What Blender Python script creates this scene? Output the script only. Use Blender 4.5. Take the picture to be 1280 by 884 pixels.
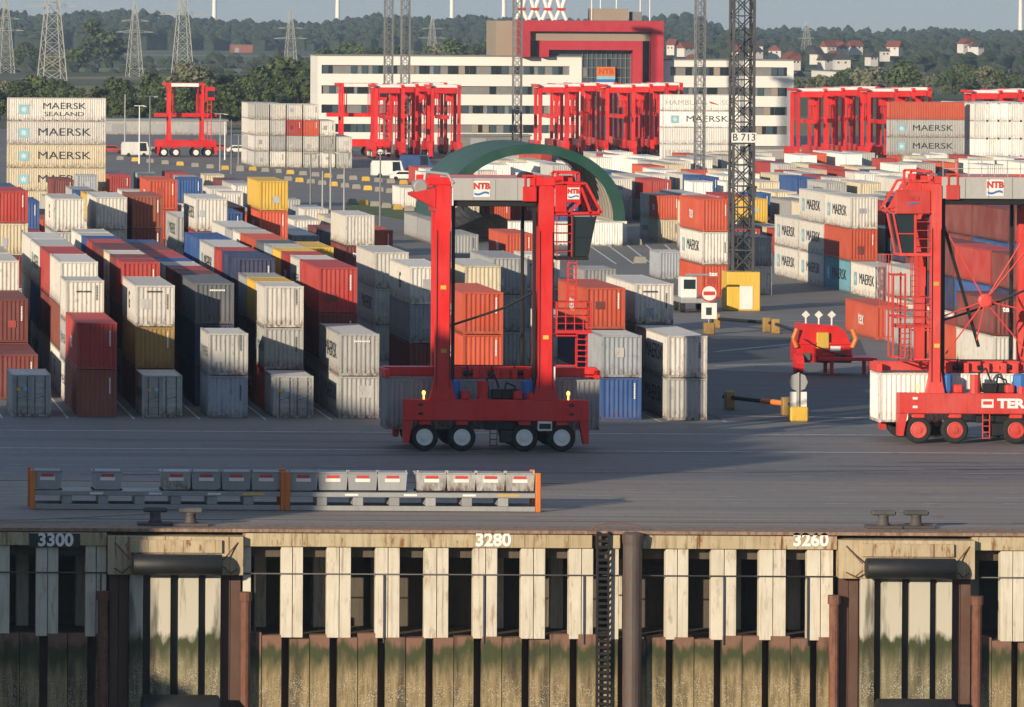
import bpy, math, random
from mathutils import Vector, Matrix
random.seed(7)
R = math.radians
sc = bpy.context.scene
for o in list(bpy.data.objects): bpy.data.objects.remove(o)
C = sc.collection

# ------------------------------------------------------------ camera, sky, sun, exposure
F = 7000.0            # focal length in photograph pixels (1280 wide)
PX, PY = -320.0, 20.0  # vanishing point of the rows / horizon in the photograph
H = 24.5               # eye height above the quay
ROLL = 0.0055
cd = bpy.data.cameras.new('camera'); cam = bpy.data.objects.new('camera', cd); C.objects.link(cam)
cd.sensor_width = 36.0; cd.lens = 36.0*F/1280.0
cd.shift_x = (640-PX)/1280.0; cd.shift_y = -(442-PY)/1280.0
cd.clip_start = 1.0; cd.clip_end = 30000.0
cam.location = (0, 0, H)
cam.matrix_world = Matrix.Translation((0, 0, H)) @ Matrix.Rotation(ROLL, 4, 'Y').inverted() @ Matrix.Rotation(R(90), 4, 'X')
sc.camera = cam
SUN_AZ, SUN_EL = 41.0, 12.5
w = bpy.data.worlds.new('World'); sc.world = w; w.use_nodes = True
nt = w.node_tree; bg = nt.nodes['Background']
sky = nt.nodes.new('ShaderNodeTexSky'); sky.sky_type = 'NISHITA'; sky.sun_disc = False
sky.sun_elevation = R(SUN_EL); sky.sun_rotation = R(180+SUN_AZ); sky.air_density = 1.0; sky.dust_density = 0.25; sky.ozone_density = 3.0
mx = nt.nodes.new('ShaderNodeMix'); mx.data_type = 'RGBA'; mx.inputs[0].default_value = 0.78; mx.inputs[7].default_value = (1.15,1.45,1.95,1)   # thin even evening cloud veil over the clear sky
nt.links.new(sky.outputs[0], mx.inputs[6]); nt.links.new(mx.outputs[2], bg.inputs[0]); bg.inputs[1].default_value = 0.15
sl = bpy.data.lights.new('sun', 'SUN'); sl.energy = 4.4; sl.angle = R(0.5); sl.color = (1.0, 0.83, 0.62)
so = bpy.data.objects.new('sun', sl); C.objects.link(so)
sd = Vector((math.sin(R(SUN_AZ))*math.cos(R(SUN_EL)), math.cos(R(SUN_AZ))*math.cos(R(SUN_EL)), -math.sin(R(SUN_EL))))
so.rotation_euler = sd.to_track_quat('-Z', 'Y').to_euler(); so.location = (0, -50, 200)
sc.view_settings.view_transform = 'Standard'; sc.view_settings.look = 'None'
sc.view_settings.exposure = 0.42; sc.view_settings.gamma = 1.0; sc.view_settings.use_curve_mapping = False
sc.render.engine = 'CYCLES'
sc.cycles.use_denoising = True
sc.cycles.max_bounces = 6; sc.cycles.diffuse_bounces = 3; sc.cycles.glossy_bounces = 2; sc.cycles.transmission_bounces = 3
sc.cycles.volume_bounces = 0; sc.cycles.transparent_max_bounces = 6
sc.cycles.caustics_reflective = False; sc.cycles.caustics_refractive = False

# ------------------------------------------------------------ survey helpers: photograph measures -> place
def uv(px, py):
    u, v = px-PX, py-PY
    return u+ROLL*v, v-ROLL*u
def gY(px, py, z=0.0):            # depth of a point of known height
    return (H-z)*F/uv(px, py)[1]
def at(px, py, Y):                # point at known depth
    u, v = uv(px, py); return Vector((u*Y/F, Y, H-v*Y/F))
def gnd(px, py):
    Y = gY(px, py); return at(px, py, Y)

# ------------------------------------------------------------ mesh builder
class MB:
    def __init__(s): s.v = []; s.f = []; s.m = []; s.mi = 0
    def add(s, vs, fs):
        n = len(s.v); s.v += [tuple(p) for p in vs]; s.f += [tuple(i+n for i in f) for f in fs]; s.m += [s.mi]*len(fs); return s
    def box(s, x0, x1, y0, y1, z0, z1):
        return s.add([(x0,y0,z0),(x1,y0,z0),(x1,y1,z0),(x0,y1,z0),(x0,y0,z1),(x1,y0,z1),(x1,y1,z1),(x0,y1,z1)],
                     [(0,3,2,1),(4,5,6,7),(0,1,5,4),(1,2,6,5),(2,3,7,6),(3,0,4,7)])
    def bbox(s, x0, x1, y0, y1, z0, z1, b=0.03):   # box with chamfered edges
        xs = (x0, x1); ys = (y0, y1); zs = (z0, z1); n = len(s.v); V = []; idx = {}
        for i in (0,1):
            for j in (0,1):
                for k in (0,1):
                    sx = b if i == 0 else -b; sy = b if j == 0 else -b; sz = b if k == 0 else -b
                    idx[i,j,k,0] = len(V); V.append((xs[i], ys[j]+sy, zs[k]+sz))
                    idx[i,j,k,1] = len(V); V.append((xs[i]+sx, ys[j], zs[k]+sz))
                    idx[i,j,k,2] = len(V); V.append((xs[i]+sx, ys[j]+sy, zs[k]))
        g = lambda i,j,k,a: idx[i,j,k,a]
        Fs = [(g(0,0,0,0),g(0,0,1,0),g(0,1,1,0),g(0,1,0,0)),(g(1,0,0,0),g(1,1,0,0),g(1,1,1,0),g(1,0,1,0)),
              (g(0,0,0,1),g(1,0,0,1),g(1,0,1,1),g(0,0,1,1)),(g(0,1,0,1),g(0,1,1,1),g(1,1,1,1),g(1,1,0,1)),
              (g(0,0,0,2),g(0,1,0,2),g(1,1,0,2),g(1,0,0,2)),(g(0,0,1,2),g(1,0,1,2),g(1,1,1,2),g(0,1,1,2))]
        for i in (0,1):
            for j in (0,1):
                Fs.append((g(i,j,0,0),g(i,j,1,0),g(i,j,1,1),g(i,j,0,1)))
                Fs.append((g(i,0,j,0),g(i,1,j,0),g(i,1,j,2),g(i,0,j,2)))
                Fs.append((g(0,i,j,1),g(1,i,j,1),g(1,i,j,2),g(0,i,j,2)))
                for k in (0,1): Fs.append((g(i,j,k,0),g(i,j,k,1),g(i,j,k,2)))
        return s.add(V, Fs)
    def beam(s, p, q, w, h=None, up=(0,0,1)):
        h = h or w; p = Vector(p); q = Vector(q); d = (q-p).normalized(); u = Vector(up)
        if abs(d.dot(u)) > 0.98: u = Vector((0,1,0))
        a = d.cross(u).normalized()*(w/2); b = a.cross(d).normalized()*(h/2)
        vs = [p-a-b, p+a-b, p+a+b, p-a+b, q-a-b, q+a-b, q+a+b, q-a+b]
        return s.add(vs, [(0,1,2,3),(7,6,5,4),(0,4,5,1),(1,5,6,2),(2,6,7,3),(3,7,4,0)])
    def cyl(s, p, q, r, n=10, r2=None, cap=True):
        r2 = r if r2 is None else r2; p = Vector(p); q = Vector(q); d = (q-p).normalized(); u = Vector((0,0,1))
        if abs(d.dot(u)) > 0.98: u = Vector((0,1,0))
        a = d.cross(u).normalized(); b = a.cross(d).normalized(); vs = []
        for c, rr in ((p, r), (q, r2)):
            for i in range(n):
                t = 2*math.pi*i/n; vs.append(c+a*math.cos(t)*rr+b*math.sin(t)*rr)
        fs = [(i, (i+1)%n, n+(i+1)%n, n+i) for i in range(n)]
        if cap: fs += [tuple(range(n-1,-1,-1)), tuple(range(n,2*n))]
        return s.add(vs, fs)
    def tube(s, pts, r, n=6):
        for i in range(len(pts)-1): s.cyl(pts[i], pts[i+1], r, n)
        return s
    def lathe(s, c, axis, prof, n=20):    # prof: (offset along axis, radius)
        c = Vector(c); d = Vector(axis).normalized(); u = Vector((0,0,1))
        if abs(d.dot(u)) > 0.98: u = Vector((0,1,0))
        a = d.cross(u).normalized(); b = a.cross(d).normalized(); vs = []; fs = []
        for (o, r) in prof:
            for i in range(n):
                t = 2*math.pi*i/n; vs.append(c+d*o+a*math.cos(t)*r+b*math.sin(t)*r)
        for k in range(len(prof)-1):
            for i in range(n): fs.append((k*n+i, k*n+(i+1)%n, (k+1)*n+(i+1)%n, (k+1)*n+i))
        fs.append(tuple(range(n-1,-1,-1))); fs.append(tuple(range((len(prof)-1)*n, len(prof)*n)))
        return s.add(vs, fs)
    def quad(s, a, b, c, d): return s.add([a,b,c,d], [(0,1,2,3)])
    def prism(s, poly, y0, y1):           # polygon in xz, extruded along y
        n = len(poly); vs = [(x,y0,z) for x,z in poly]+[(x,y1,z) for x,z in poly]
        return s.add(vs, [tuple(range(n)), tuple(range(2*n-1,n-1,-1))]+[(i,n+i,n+(i+1)%n,(i+1)%n) for i in range(n)])
    def mesh(s, name='mesh', smooth=False):
        m = bpy.data.meshes.new(name); m.from_pydata(s.v, [], s.f)
        if any(s.m): m.polygons.foreach_set('material_index', s.m)
        if smooth: m.polygons.foreach_set('use_smooth', [True]*len(s.f))
        m.update(); return m
    def build(s, name, mat, parent=None, smooth=False, loc=None):
        m = s.mesh(name, smooth)
        for q in (mat if isinstance(mat, (list, tuple)) else [mat]): m.materials.append(q)
        return obj(name, m, parent, loc)
def obj(name, mesh, parent=None, loc=None):
    o = bpy.data.objects.new(name, mesh); C.objects.link(o)
    if parent is not None: o.parent = parent
    if loc is not None: o.location = loc
    return o
def tag(o, label, cat, group=None):
    o['label'] = label; o['category'] = cat
    if group: o['group'] = group
    return o
def struct(o): o['kind'] = 'structure'; return o
def empty(name, loc=(0,0,0), rz=0.0):
    o = bpy.data.objects.new(name, None); C.objects.link(o); o.location = loc; o.rotation_euler = (0,0,rz); o.empty_display_size = 0.5
    return o
def copy_tree(o, parent=None):
    c = o.copy(); C.objects.link(c); c.parent = parent
    for ch in o.children: copy_tree(ch, c)
    return c
ORD = ['bottom','second','third','fourth','fifth','sixth','seventh','eighth','ninth','tenth','eleventh','twelfth','thirteenth','fourteenth','fifteenth','sixteenth']
ORD1 = ['first']+ORD[1:]+['seventeenth','eighteenth','nineteenth','twentieth']+['twenty-'+w_ for w_ in ('first','second','third','fourth','fifth','sixth','seventh','eighth','ninth')]+['thirtieth']+['thirty-'+w_ for w_ in ('first','second','third','fourth','fifth','sixth','seventh','eighth','ninth')]

# ------------------------------------------------------------ materials
def nodes(name):
    m = bpy.data.materials.new(name); m.use_nodes = True; t = m.node_tree
    return m, t, t.nodes['Principled BSDF'], t.nodes.new, t.links.new
def mixc(t, fac, a, b, mode='MIX'):
    n = t.nodes.new('ShaderNodeMix'); n.data_type = 'RGBA'; n.blend_type = mode
    for sock, val in ((n.inputs[0], fac), (n.inputs[6], a), (n.inputs[7], b)):
        if hasattr(val, 'links'): t.links.new(val, sock)
        else: sock.default_value = val if not isinstance(val, tuple) else (val+(1,) if len(val) == 3 else val)
    return n.outputs[2]
def ramp(t, src, p0, p1, v0=0.0, v1=1.0):
    n = t.nodes.new('ShaderNodeMapRange'); t.links.new(src, n.inputs[0])
    n.inputs[1].default_value = p0; n.inputs[2].default_value = p1; n.inputs[3].default_value = v0; n.inputs[4].default_value = v1
    return n.outputs[0]
def math2(t, op, a, b):
    n = t.nodes.new('ShaderNodeMath'); n.operation = op
    for s, v in ((n.inputs[0], a), (n.inputs[1], b)):
        if hasattr(v, 'links'): t.links.new(v, s)
        else: s.default_value = v
    return n.outputs[0]
def noise(t, vec, scale, detail=3.0, rough=0.55):
    n = t.nodes.new('ShaderNodeTexNoise'); n.inputs['Scale'].default_value = scale; n.inputs['Detail'].default_value = detail
    n.inputs['Roughness'].default_value = rough; t.links.new(vec, n.inputs['Vector']); return n.outputs['Fac']
def scaled(t, vec, s):
    n = t.nodes.new('ShaderNodeVectorMath'); n.operation = 'MULTIPLY'; t.links.new(vec, n.inputs[0]); n.inputs[1].default_value = s; return n.outputs[0]
def coords(t, rnd=True, kind='Object'):
    tc = t.nodes.new('ShaderNodeTexCoord'); v = tc.outputs[kind]
    if rnd:
        oi = t.nodes.new('ShaderNodeObjectInfo'); a = t.nodes.new('ShaderNodeVectorMath'); a.operation = 'ADD'
        k = math2(t, 'MULTIPLY', oi.outputs['Random'], 137.0); t.links.new(v, a.inputs[0]); t.links.new(k, a.inputs[1]); return a.outputs[0], oi.outputs['Random']
    return v, None
def bump(t, bsdf, h, strength, dist):
    b = t.nodes.new('ShaderNodeBump'); b.inputs['Strength'].default_value = strength; b.inputs['Distance'].default_value = dist
    t.links.new(h, b.inputs['Height']); t.links.new(b.outputs[0], bsdf.inputs['Normal'])
RUST = (0.13, 0.045, 0.018)
def plain(name, col, rough=0.6, metal=0.0, var=0.12, scale=0.8):
    m, t, b, N, L = nodes(name); v, rn = coords(t)
    f = ramp(t, noise(t, v, scale, 4), 0.3, 0.75, 1-var, 1+var*0.6)
    c = mixc(t, 0.0, col, (1,1,1)); n = t.nodes.new('ShaderNodeVectorMath'); n.operation = 'SCALE'; L(c, n.inputs[0]); L(f, n.inputs['Scale'])
    L(n.outputs[0], b.inputs['Base Color']); b.inputs['Roughness'].default_value = rough; b.inputs['Metallic'].default_value = metal
    return m
def paint(name, col, rust=0.3, rough=0.55, grime=0.35, fade=0.2):
    """weathered painted steel: fading, vertical grime streaks and rust runs that differ from object to object"""
    m, t, b, N, L = nodes(name); v, rn = coords(t)
    big = noise(t, v, 0.5, 3); c = mixc(t, ramp(t, big, 0.35, 0.7, 0, fade), col, tuple(min(1, x*0.75+0.18) for x in col))
    br = ramp(t, rn, 0, 1, 0.8, 1.12); sc1 = t.nodes.new('ShaderNodeVectorMath'); sc1.operation = 'SCALE'; L(c, sc1.inputs[0]); L(br, sc1.inputs['Scale']); c = sc1.outputs[0]
    st = noise(t, scaled(t, v, (2.6, 2.6, 0.35)), 1.6, 5, 0.65); c = mixc(t, ramp(t, st, 0.5, 0.8, 0, grime), c, tuple(x*0.35+0.012 for x in col))
    fine = noise(t, scaled(t, v, (4.0, 4.0, 0.9)), 2.2, 6, 0.7); c = mixc(t, ramp(t, fine, 0.66-0.1*rust, 0.78-0.05*rust, 0, min(1, rust*1.6)), c, RUST)
    tc = t.nodes.new('ShaderNodeTexCoord'); sz = t.nodes.new('ShaderNodeSeparateXYZ'); L(tc.outputs['Object'], sz.inputs[0])
    low = math2(t, 'MULTIPLY', ramp(t, sz.outputs[2], 0.75, 0.08), ramp(t, noise(t, scaled(t, v, (2.2, 2.2, 1.0)), 2.0, 5, 0.7), 0.42, 0.62))
    c = mixc(t, math2(t, 'MULTIPLY', low, min(1.0, rust*1.3)), c, (0.10,0.042,0.02))
    sp = noise(t, v, 1.1, 2); c = mixc(t, math2(t, 'MULTIPLY', ramp(t, sp, 0.66, 0.72), min(0.8, rust)), c, tuple(x*0.6+0.03 for x in col))
    L(c, b.inputs['Base Color']); L(ramp(t, big, 0.2, 0.8, rough-0.1, rough+0.15), b.inputs['Roughness'])
    bump(t, b, noise(t, v, 1.4, 4), 0.4, 0.05)
    return m
def lamp(name, col, s):
    m, t, b, N, L = nodes(name); b.inputs['Base Color'].default_value = col+(1,); b.inputs['Emission Color'].default_value = col+(1,); b.inputs['Emission Strength'].default_value = s; return m
def glass(name, col=(0.02,0.03,0.035)):
    m, t, b, N, L = nodes(name); b.inputs['Base Color'].default_value = col+(1,); b.inputs['Roughness'].default_value = 0.08; b.inputs['IOR'].default_value = 1.5; return m

CC = {  # container colours
 'w': ('white', (0.62,0.60,0.55)), 'c': ('cream', (0.60,0.53,0.38)), 'g': ('pale grey', (0.42,0.42,0.40)), 'd': ('dark grey', (0.10,0.11,0.12)),
 'r': ('red', (0.36,0.035,0.028)), 'o': ('orange red', (0.50,0.075,0.028)), 'm': ('maroon', (0.15,0.03,0.025)), 'q': ('rust brown', (0.26,0.07,0.04)),
 'b': ('blue', (0.02,0.075,0.24)), 'n': ('navy', (0.018,0.028,0.085)), 'y': ('yellow', (0.62,0.40,0.055)), 't': ('ochre', (0.36,0.22,0.06)),
 's': ('silver blue', (0.34,0.38,0.42)), 'k': ('grey', (0.30,0.31,0.315)), 'v': ('grey green', (0.10,0.14,0.14)), 'W': ('bright white', (0.80,0.79,0.74)), 'B': ('sky blue', (0.10,0.26,0.34))}
M = {k: paint('paint_'+v[0].replace(' ', '_'), v[1], rust=0.8 if k in 'wcgsk' else 0.4, grime=0.6 if k in 'wcgskW' else 0.3) for k, v in CC.items()}
for k_ in 'wcgskW': M['f'+k_] = paint('frame_'+CC[k_][0].replace(' ', '_'), tuple(x*0.9 for x in CC[k_][1]), rust=1.0, grime=0.6)
M['redc'] = paint('carrier_red', (0.70,0.018,0.016), rust=0.12, rough=0.36, grime=0.5, fade=0.12)
M['redo'] = paint('carrier_faded_red', (0.62,0.045,0.032), rust=0.22, rough=0.45, grime=0.5, fade=0.25)
M['redp'] = paint('portal_red', (0.42,0.02,0.035), rust=0.0, rough=0.6, grime=0.06, fade=0.1)
M['greyp'] = paint('panel_grey', (0.38,0.38,0.36), rust=0.08, grime=0.2)
M['black'] = plain('black_steel', (0.012,0.012,0.013), 0.5)
M['rubber'] = plain('tyre_rubber', (0.016,0.016,0.016), 0.85)
M['fender'] = plain('fender_rubber', (0.012,0.013,0.015), 0.55, var=0.4, scale=1.5)
M['steel'] = paint('galvanised_steel', (0.32,0.33,0.33), rust=0.05, rough=0.45, grime=0.3)
M['mast'] = paint('mast_steel', (0.17,0.175,0.18), rust=0.06, rough=0.5)
M['masd'] = paint('mast_dark_steel', (0.055,0.058,0.062), rust=0.05, rough=0.5)
M['white'] = plain('white_paint', (0.78,0.77,0.73), 0.5)
M['ink'] = plain('lettering_dark', (0.035,0.04,0.05), 0.6)
M['inkw'] = plain('lettering_white', (0.84,0.83,0.80), 0.6, var=0.06)
M['inkg'] = plain('lettering_grey', (0.50,0.46,0.42), 0.6)
M['inkr'] = plain('lettering_red', (0.55,0.05,0.04), 0.6)
M['inkb'] = plain('lettering_blue', (0.04,0.16,0.45), 0.6)
M['star'] = plain('emblem_pale_blue', (0.25,0.50,0.58), 0.6)
M['yel'] = paint('yellow_paint', (0.66,0.42,0.05), rust=0.15)
M['ora'] = paint('orange_paint', (0.72,0.19,0.02), rust=0.12)
M['glass'] = glass('dark_glass'); M['glassb'] = glass('office_glass', (0.06,0.09,0.11))
M['amber'] = lamp('amber_beacon', (1.0,0.45,0.1), 2.5)
# ------------------------------------------------------------ ground, quay apron, water
QY = gnd(640, 664).y        # quay edge
def ground_mat(name, base, alt, tint, streak=0.5, joints=None, rough=0.85):
    m, t, b, N, L = nodes(name); v, _ = coords(t, False)
    big = noise(t, v, 0.018, 4); mid = noise(t, scaled(t, v, (0.06, 0.55, 1)), 1.0, 5, 0.6); fine = noise(t, v, 3.0, 5, 0.7)
    c = mixc(t, ramp(t, big, 0.38, 0.62), base, alt)
    c = mixc(t, ramp(t, mid, 0.42, 0.72, 0, streak), c, tint)
    c = mixc(t, ramp(t, fine, 0.3, 0.75, 0, 0.35), c, tuple(x*0.55 for x in base))
    tracks = noise(t, scaled(t, v, (0.012, 1.1, 1)), 1.0, 3); c = mixc(t, ramp(t, tracks, 0.52, 0.66, 0, 0.55), c, tuple(x*0.5 for x in base))
    tr2 = noise(t, scaled(t, v, (0.03, 2.6, 1)), 1.0, 2); c = mixc(t, ramp(t, tr2, 0.62, 0.68, 0, 0.5), c, tuple(x*0.45 for x in base)); c = mixc(t, ramp(t, tr2, 0.36, 0.3, 0, 0.35), c, tuple(x*1.5 for x in base))
    oil = noise(t, scaled(t, v, (0.25, 0.6, 1)), 1.0, 4, 0.6); c = mixc(t, ramp(t, oil, 0.64, 0.7, 0, 0.65), c, tuple(x*0.35 for x in base))
    bk = t.nodes.new('ShaderNodeTexBrick'); bk.inputs['Scale'].default_value = 0.16; bk.inputs['Mortar Size'].default_value = 0.012; bk.inputs['Color1'].default_value = (1,1,1,1); bk.inputs['Color2'].default_value = (0.84,0.84,0.85,1); bk.inputs['Mortar'].default_value = (0.45,0.45,0.45,1); L(v, bk.inputs['Vector'])
    c = mixc(t, 0.22, c, bk.outputs['Color'], 'MULTIPLY')
    L(c, b.inputs['Base Color']); L(ramp(t, mid, 0.3, 0.8, rough-0.2, rough+0.05), b.inputs['Roughness'])
    bump(t, b, fine, 0.3, 0.02); return m
M['asphalt'] = ground_mat('asphalt', (0.21,0.205,0.20), (0.16,0.158,0.157), (0.30,0.285,0.265))
M['apron'] = ground_mat('apron_paving', (0.29,0.255,0.22), (0.225,0.20,0.18), (0.38,0.33,0.285), 0.7)
M['yardg'] = ground_mat('yard_paving', (0.20,0.19,0.175), (0.15,0.143,0.135), (0.25,0.23,0.21), 0.6)
M['edge'] = paint('quay_edge_steel', (0.30,0.20,0.135), rust=0.5, rough=0.7, grime=0.5)
def land_mat():
    m, t, b, N, L = nodes('farmland'); v, _ = coords(t, False)
    vo = t.nodes.new('ShaderNodeTexVoronoi'); vo.inputs['Scale'].default_value = 1.0; L(scaled(t, v, (0.0035, 0.006, 1)), vo.inputs['Vector'])
    hs = t.nodes.new('ShaderNodeSeparateColor'); L(vo.outputs['Color'], hs.inputs[0])
    c = mixc(t, ramp(t, hs.outputs[0], 0.35, 0.55), (0.05,0.075,0.025), (0.20,0.17,0.075)); c = mixc(t, ramp(t, hs.outputs[1], 0.6, 0.7, 0, 0.8), c, (0.03,0.045,0.018))
    c = mixc(t, ramp(t, noise(t, v, 0.02, 5), 0.3, 0.7, 0, 0.4), c, (0.07,0.085,0.035)); L(c, b.inputs['Base Color']); b.inputs['Roughness'].default_value = 0.95; return m
M['land'] = land_mat()
struct(MB().quad((-4000,QY,0),(6000,QY,0),(6000,9500,0),(-4000,9500,0)).build('ground', M['land']))
struct(MB().quad((-400,QY,0.004),(700,QY,0.004),(700,1230,0.004),(-400,1230,0.004)).build('terminal_paving', M['asphalt']))
YA = gnd(640, 600).y
struct(MB().quad((-300,QY+2.6,0.008),(400,QY+2.6,0.008),(400,YA,0.008),(-300,YA,0.008)).build('quay_apron', M['apron']))
struct(MB().quad((-400,470,0.008),(700,470,0.008),(700,1225,0.008),(-400,1225,0.008)).build('yard_paving', M['yardg']))
e = struct(MB().box(-300,400,QY-0.02,QY+2.6,-0.12,0.03).build('quay_edge_strip', M['edge']))
struct(MB().quad((-6000,-6000,-9.4),(9000,-6000,-9.4),(9000,QY-0.3,-9.4),(-6000,QY-0.3,-9.4)).build('water', None))
def water_mat():
    m, t, b, N, L = nodes('river_water'); v, _ = coords(t, False); b.inputs['Base Color'].default_value = (0.035,0.04,0.032,1); b.inputs['Roughness'].default_value = 0.12
    bump(t, b, noise(t, v, 0.8, 4), 0.5, 0.2); return m
bpy.data.objects['water'].data.materials[0] = water_mat()
def line_mat():
    m, t, b, N, L = nodes('road_marking'); v, _ = coords(t, False); f = noise(t, v, 1.5, 5, 0.7)
    L(mixc(t, ramp(t, f, 0.5, 0.68), (0.68,0.68,0.66), (0.22,0.22,0.22)), b.inputs['Base Color']); b.inputs['Roughness'].default_value = 0.8; return m
M['line'] = line_mat()
def sheet(name, x0, x1, y0, y1, z, mat): return struct(MB().quad((x0,y0,z),(x1,y0,z),(x1,y1,z),(x0,y1,z)).build(name, mat))
for py in (541.5, 563.5):
    Y = gnd(640, py).y; sheet('lane_line', -200, 300, Y-0.12, Y+0.12, 0.012, M['line'])
rr = random.Random(3)
for py in (585, 589, 594, 612, 619, 627):           # worn dashed rail and slab marks along the apron
    Y = gnd(640, py).y; X = 8.0; mb = MB()
    while X < 90:
        l = rr.uniform(0.6, 3.2); y0 = Y+rr.uniform(-0.25, 0.25); mb.quad((X,y0-0.035,0.013),(X+l,y0-0.035,0.013),(X+l,y0+0.035,0.013),(X,y0+0.035,0.013)); X += l+rr.uniform(0.8, 4.5)
    struct(mb.build('apron_marking', M['line']))
M['rail'] = paint('crane_rail_steel', (0.10,0.075,0.06), rust=0.5)
for py in (604.5, 652): Y = gnd(640, py).y; struct(MB().box(-200,300,Y-0.08,Y+0.08,0.0085,0.03).build('crane_rail', M['rail']))
# dark and pale patches on the cross road
M['asphd'] = ground_mat('asphalt_dark', (0.085,0.088,0.098), (0.07,0.074,0.082), (0.11,0.11,0.112), 0.5)
def patch(name, pts, z, mat): return struct(MB().add([tuple(gnd(*p).xy)+(z,) for p in pts], [tuple(range(len(pts)))]).build(name, mat))
patch('road_patch', [(868,525),(1100,530),(1100,470),(868,462)], 0.012, M['asphd'])
patch('road_patch', [(860,456),(1085,450),(1075,425),(860,418)], 0.012, M['asphd'])
for (a, b2) in (((893,458),(1080,452)),((893,400),(1110,402)),((905,520),(1100,523)),((893,440),(1010,428))):
    p, q = gnd(*a), gnd(*b2); d = (q-p).normalized(); n = Vector((-d.y, d.x, 0))*0.12
    struct(MB().quad(*[tuple(k.xy)+(0.016,) for k in (p-n, q-n, q+n, p+n)]).build('lane_line', M['line']))
for i in range(9):            # slanted parking bay lines before the shed
    p, q = gnd(770+i*22, 330), gnd(735+i*24, 306); d = (q-p).normalized(); n = Vector((-d.y, d.x, 0))*0.1
    struct(MB().quad(*[tuple(k.xy)+(0.016,) for k in (p-n, q-n, q+n, p+n)]).build('bay_line', M['line']))

# ------------------------------------------------------------ quay wall
QS = F/QY
def qx(px, py=740): return uv(px, py)[0]/QS
def qz(py, px=640): return H-uv(px, py)[1]/QS
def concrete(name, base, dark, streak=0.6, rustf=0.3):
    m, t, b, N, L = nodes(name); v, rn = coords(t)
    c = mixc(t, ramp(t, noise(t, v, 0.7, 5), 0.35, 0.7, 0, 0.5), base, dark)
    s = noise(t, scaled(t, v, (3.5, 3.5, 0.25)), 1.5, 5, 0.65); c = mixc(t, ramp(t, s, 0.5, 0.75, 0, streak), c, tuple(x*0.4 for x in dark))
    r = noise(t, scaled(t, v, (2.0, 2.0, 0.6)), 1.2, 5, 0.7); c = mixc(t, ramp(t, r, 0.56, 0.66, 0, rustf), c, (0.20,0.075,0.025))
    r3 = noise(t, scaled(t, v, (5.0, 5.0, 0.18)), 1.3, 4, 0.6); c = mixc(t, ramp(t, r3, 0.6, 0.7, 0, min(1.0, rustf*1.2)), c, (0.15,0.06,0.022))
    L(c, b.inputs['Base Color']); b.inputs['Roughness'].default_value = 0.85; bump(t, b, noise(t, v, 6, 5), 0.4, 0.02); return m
M['cbeam'] = concrete('edge_beam_concrete', (0.50,0.43,0.28), (0.32,0.22,0.11), 0.7, 0.9)
M['cpost'] = concrete('post_concrete', (0.66,0.62,0.52), (0.48,0.42,0.30), 0.5, 0.4)
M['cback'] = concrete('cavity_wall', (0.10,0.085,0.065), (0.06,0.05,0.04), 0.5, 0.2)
M['cbay'] = concrete('bay_concrete', (0.50,0.42,0.28), (0.32,0.22,0.11), 0.7, 0.9)
M['brown'] = paint('brown_sheet_steel', (0.10,0.05,0.035), rust=0.4, rough=0.75, grime=0.6)
M['tube'] = paint('mooring_tube_steel', (0.085,0.07,0.065), rust=0.5, rough=0.6, grime=0.6)
M['rustpipe'] = paint('rusty_tube', (0.19,0.07,0.04), rust=0.6, rough=0.75, grime=0.6)
def tidal_mat(name, top, light, ztop):
    """sheet piling below high water: algae band, tan weed, then barnacles towards the low water line"""
    m, t, b, N, L = nodes(name); v, rn = coords(t, True); g = t.nodes.new('ShaderNodeNewGeometry'); sp = t.nodes.new('ShaderNodeSeparateXYZ'); L(g.outputs['Position'], sp.inputs[0])
    wob = noise(t, scaled(t, v, (1.6, 1.6, 0.5)), 1.0, 4); z = math2(t, 'ADD', sp.outputs[2], ramp(t, wob, 0.2, 0.8, -0.7, 0.7))
    st = noise(t, scaled(t, v, (4, 4, 0.4)), 1.4, 5, 0.65)
    tan = mixc(t, ramp(t, st, 0.35, 0.7), light, tuple(x*0.35 for x in light))
    c = mixc(t, ramp(t, z, ztop-2.0, ztop-0.9), tan, (0.045,0.055,0.018))
    c = mixc(t, ramp(t, z, ztop-0.55, ztop-0.2, 0, 0.8), c, top)
    c = mixc(t, ramp(t, noise(t, scaled(t, v, (1.2,1.2,0.15)), 1.1, 4), 0.54, 0.66, 0, 0.75), c, (0.03,0.024,0.014))
    vo = t.nodes.new('ShaderNodeTexVoronoi'); vo.inputs['Scale'].default_value = 15.0; L(v, vo.inputs['Vector'])
    spk = math2(t, 'MULTIPLY', ramp(t, vo.outputs['Distance'], 0.4, 0.26), ramp(t, z, ztop-1.5, ztop-2.4))
    spk = math2(t, 'MULTIPLY', spk, ramp(t, noise(t, v, 2.3, 4), 0.38, 0.55)); c = mixc(t, spk, c, (0.50,0.46,0.37))
    L(c, b.inputs['Base Color']); b.inputs['Roughness'].default_value = 0.75; bump(t, b, vo.outputs['Distance'], 0.25, 0.015); return m
ZT = qz(798)
M['tidal'] = tidal_mat('tidal_sheet_pile', (0.24,0.12,0.085), (0.34,0.26,0.13), ZT)
M['tidalp'] = tidal_mat('tidal_bay_panel', (0.62,0.58,0.48), (0.26,0.23,0.13), ZT+0.55)
quay = empty('quay_wall', (qx(640), QY, 0)); quay['label'] = 'long concrete quay wall with pale posts over weedy sheet piling'; quay['category'] = 'quay wall'
def qpart(name, mb, mat, parent=quay, smooth=False):
    o = mb.build(name, mat, parent, smooth); o.matrix_parent_inverse = Matrix.Translation(-Vector(quay.location)) if parent is quay else Matrix(); return o
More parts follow.
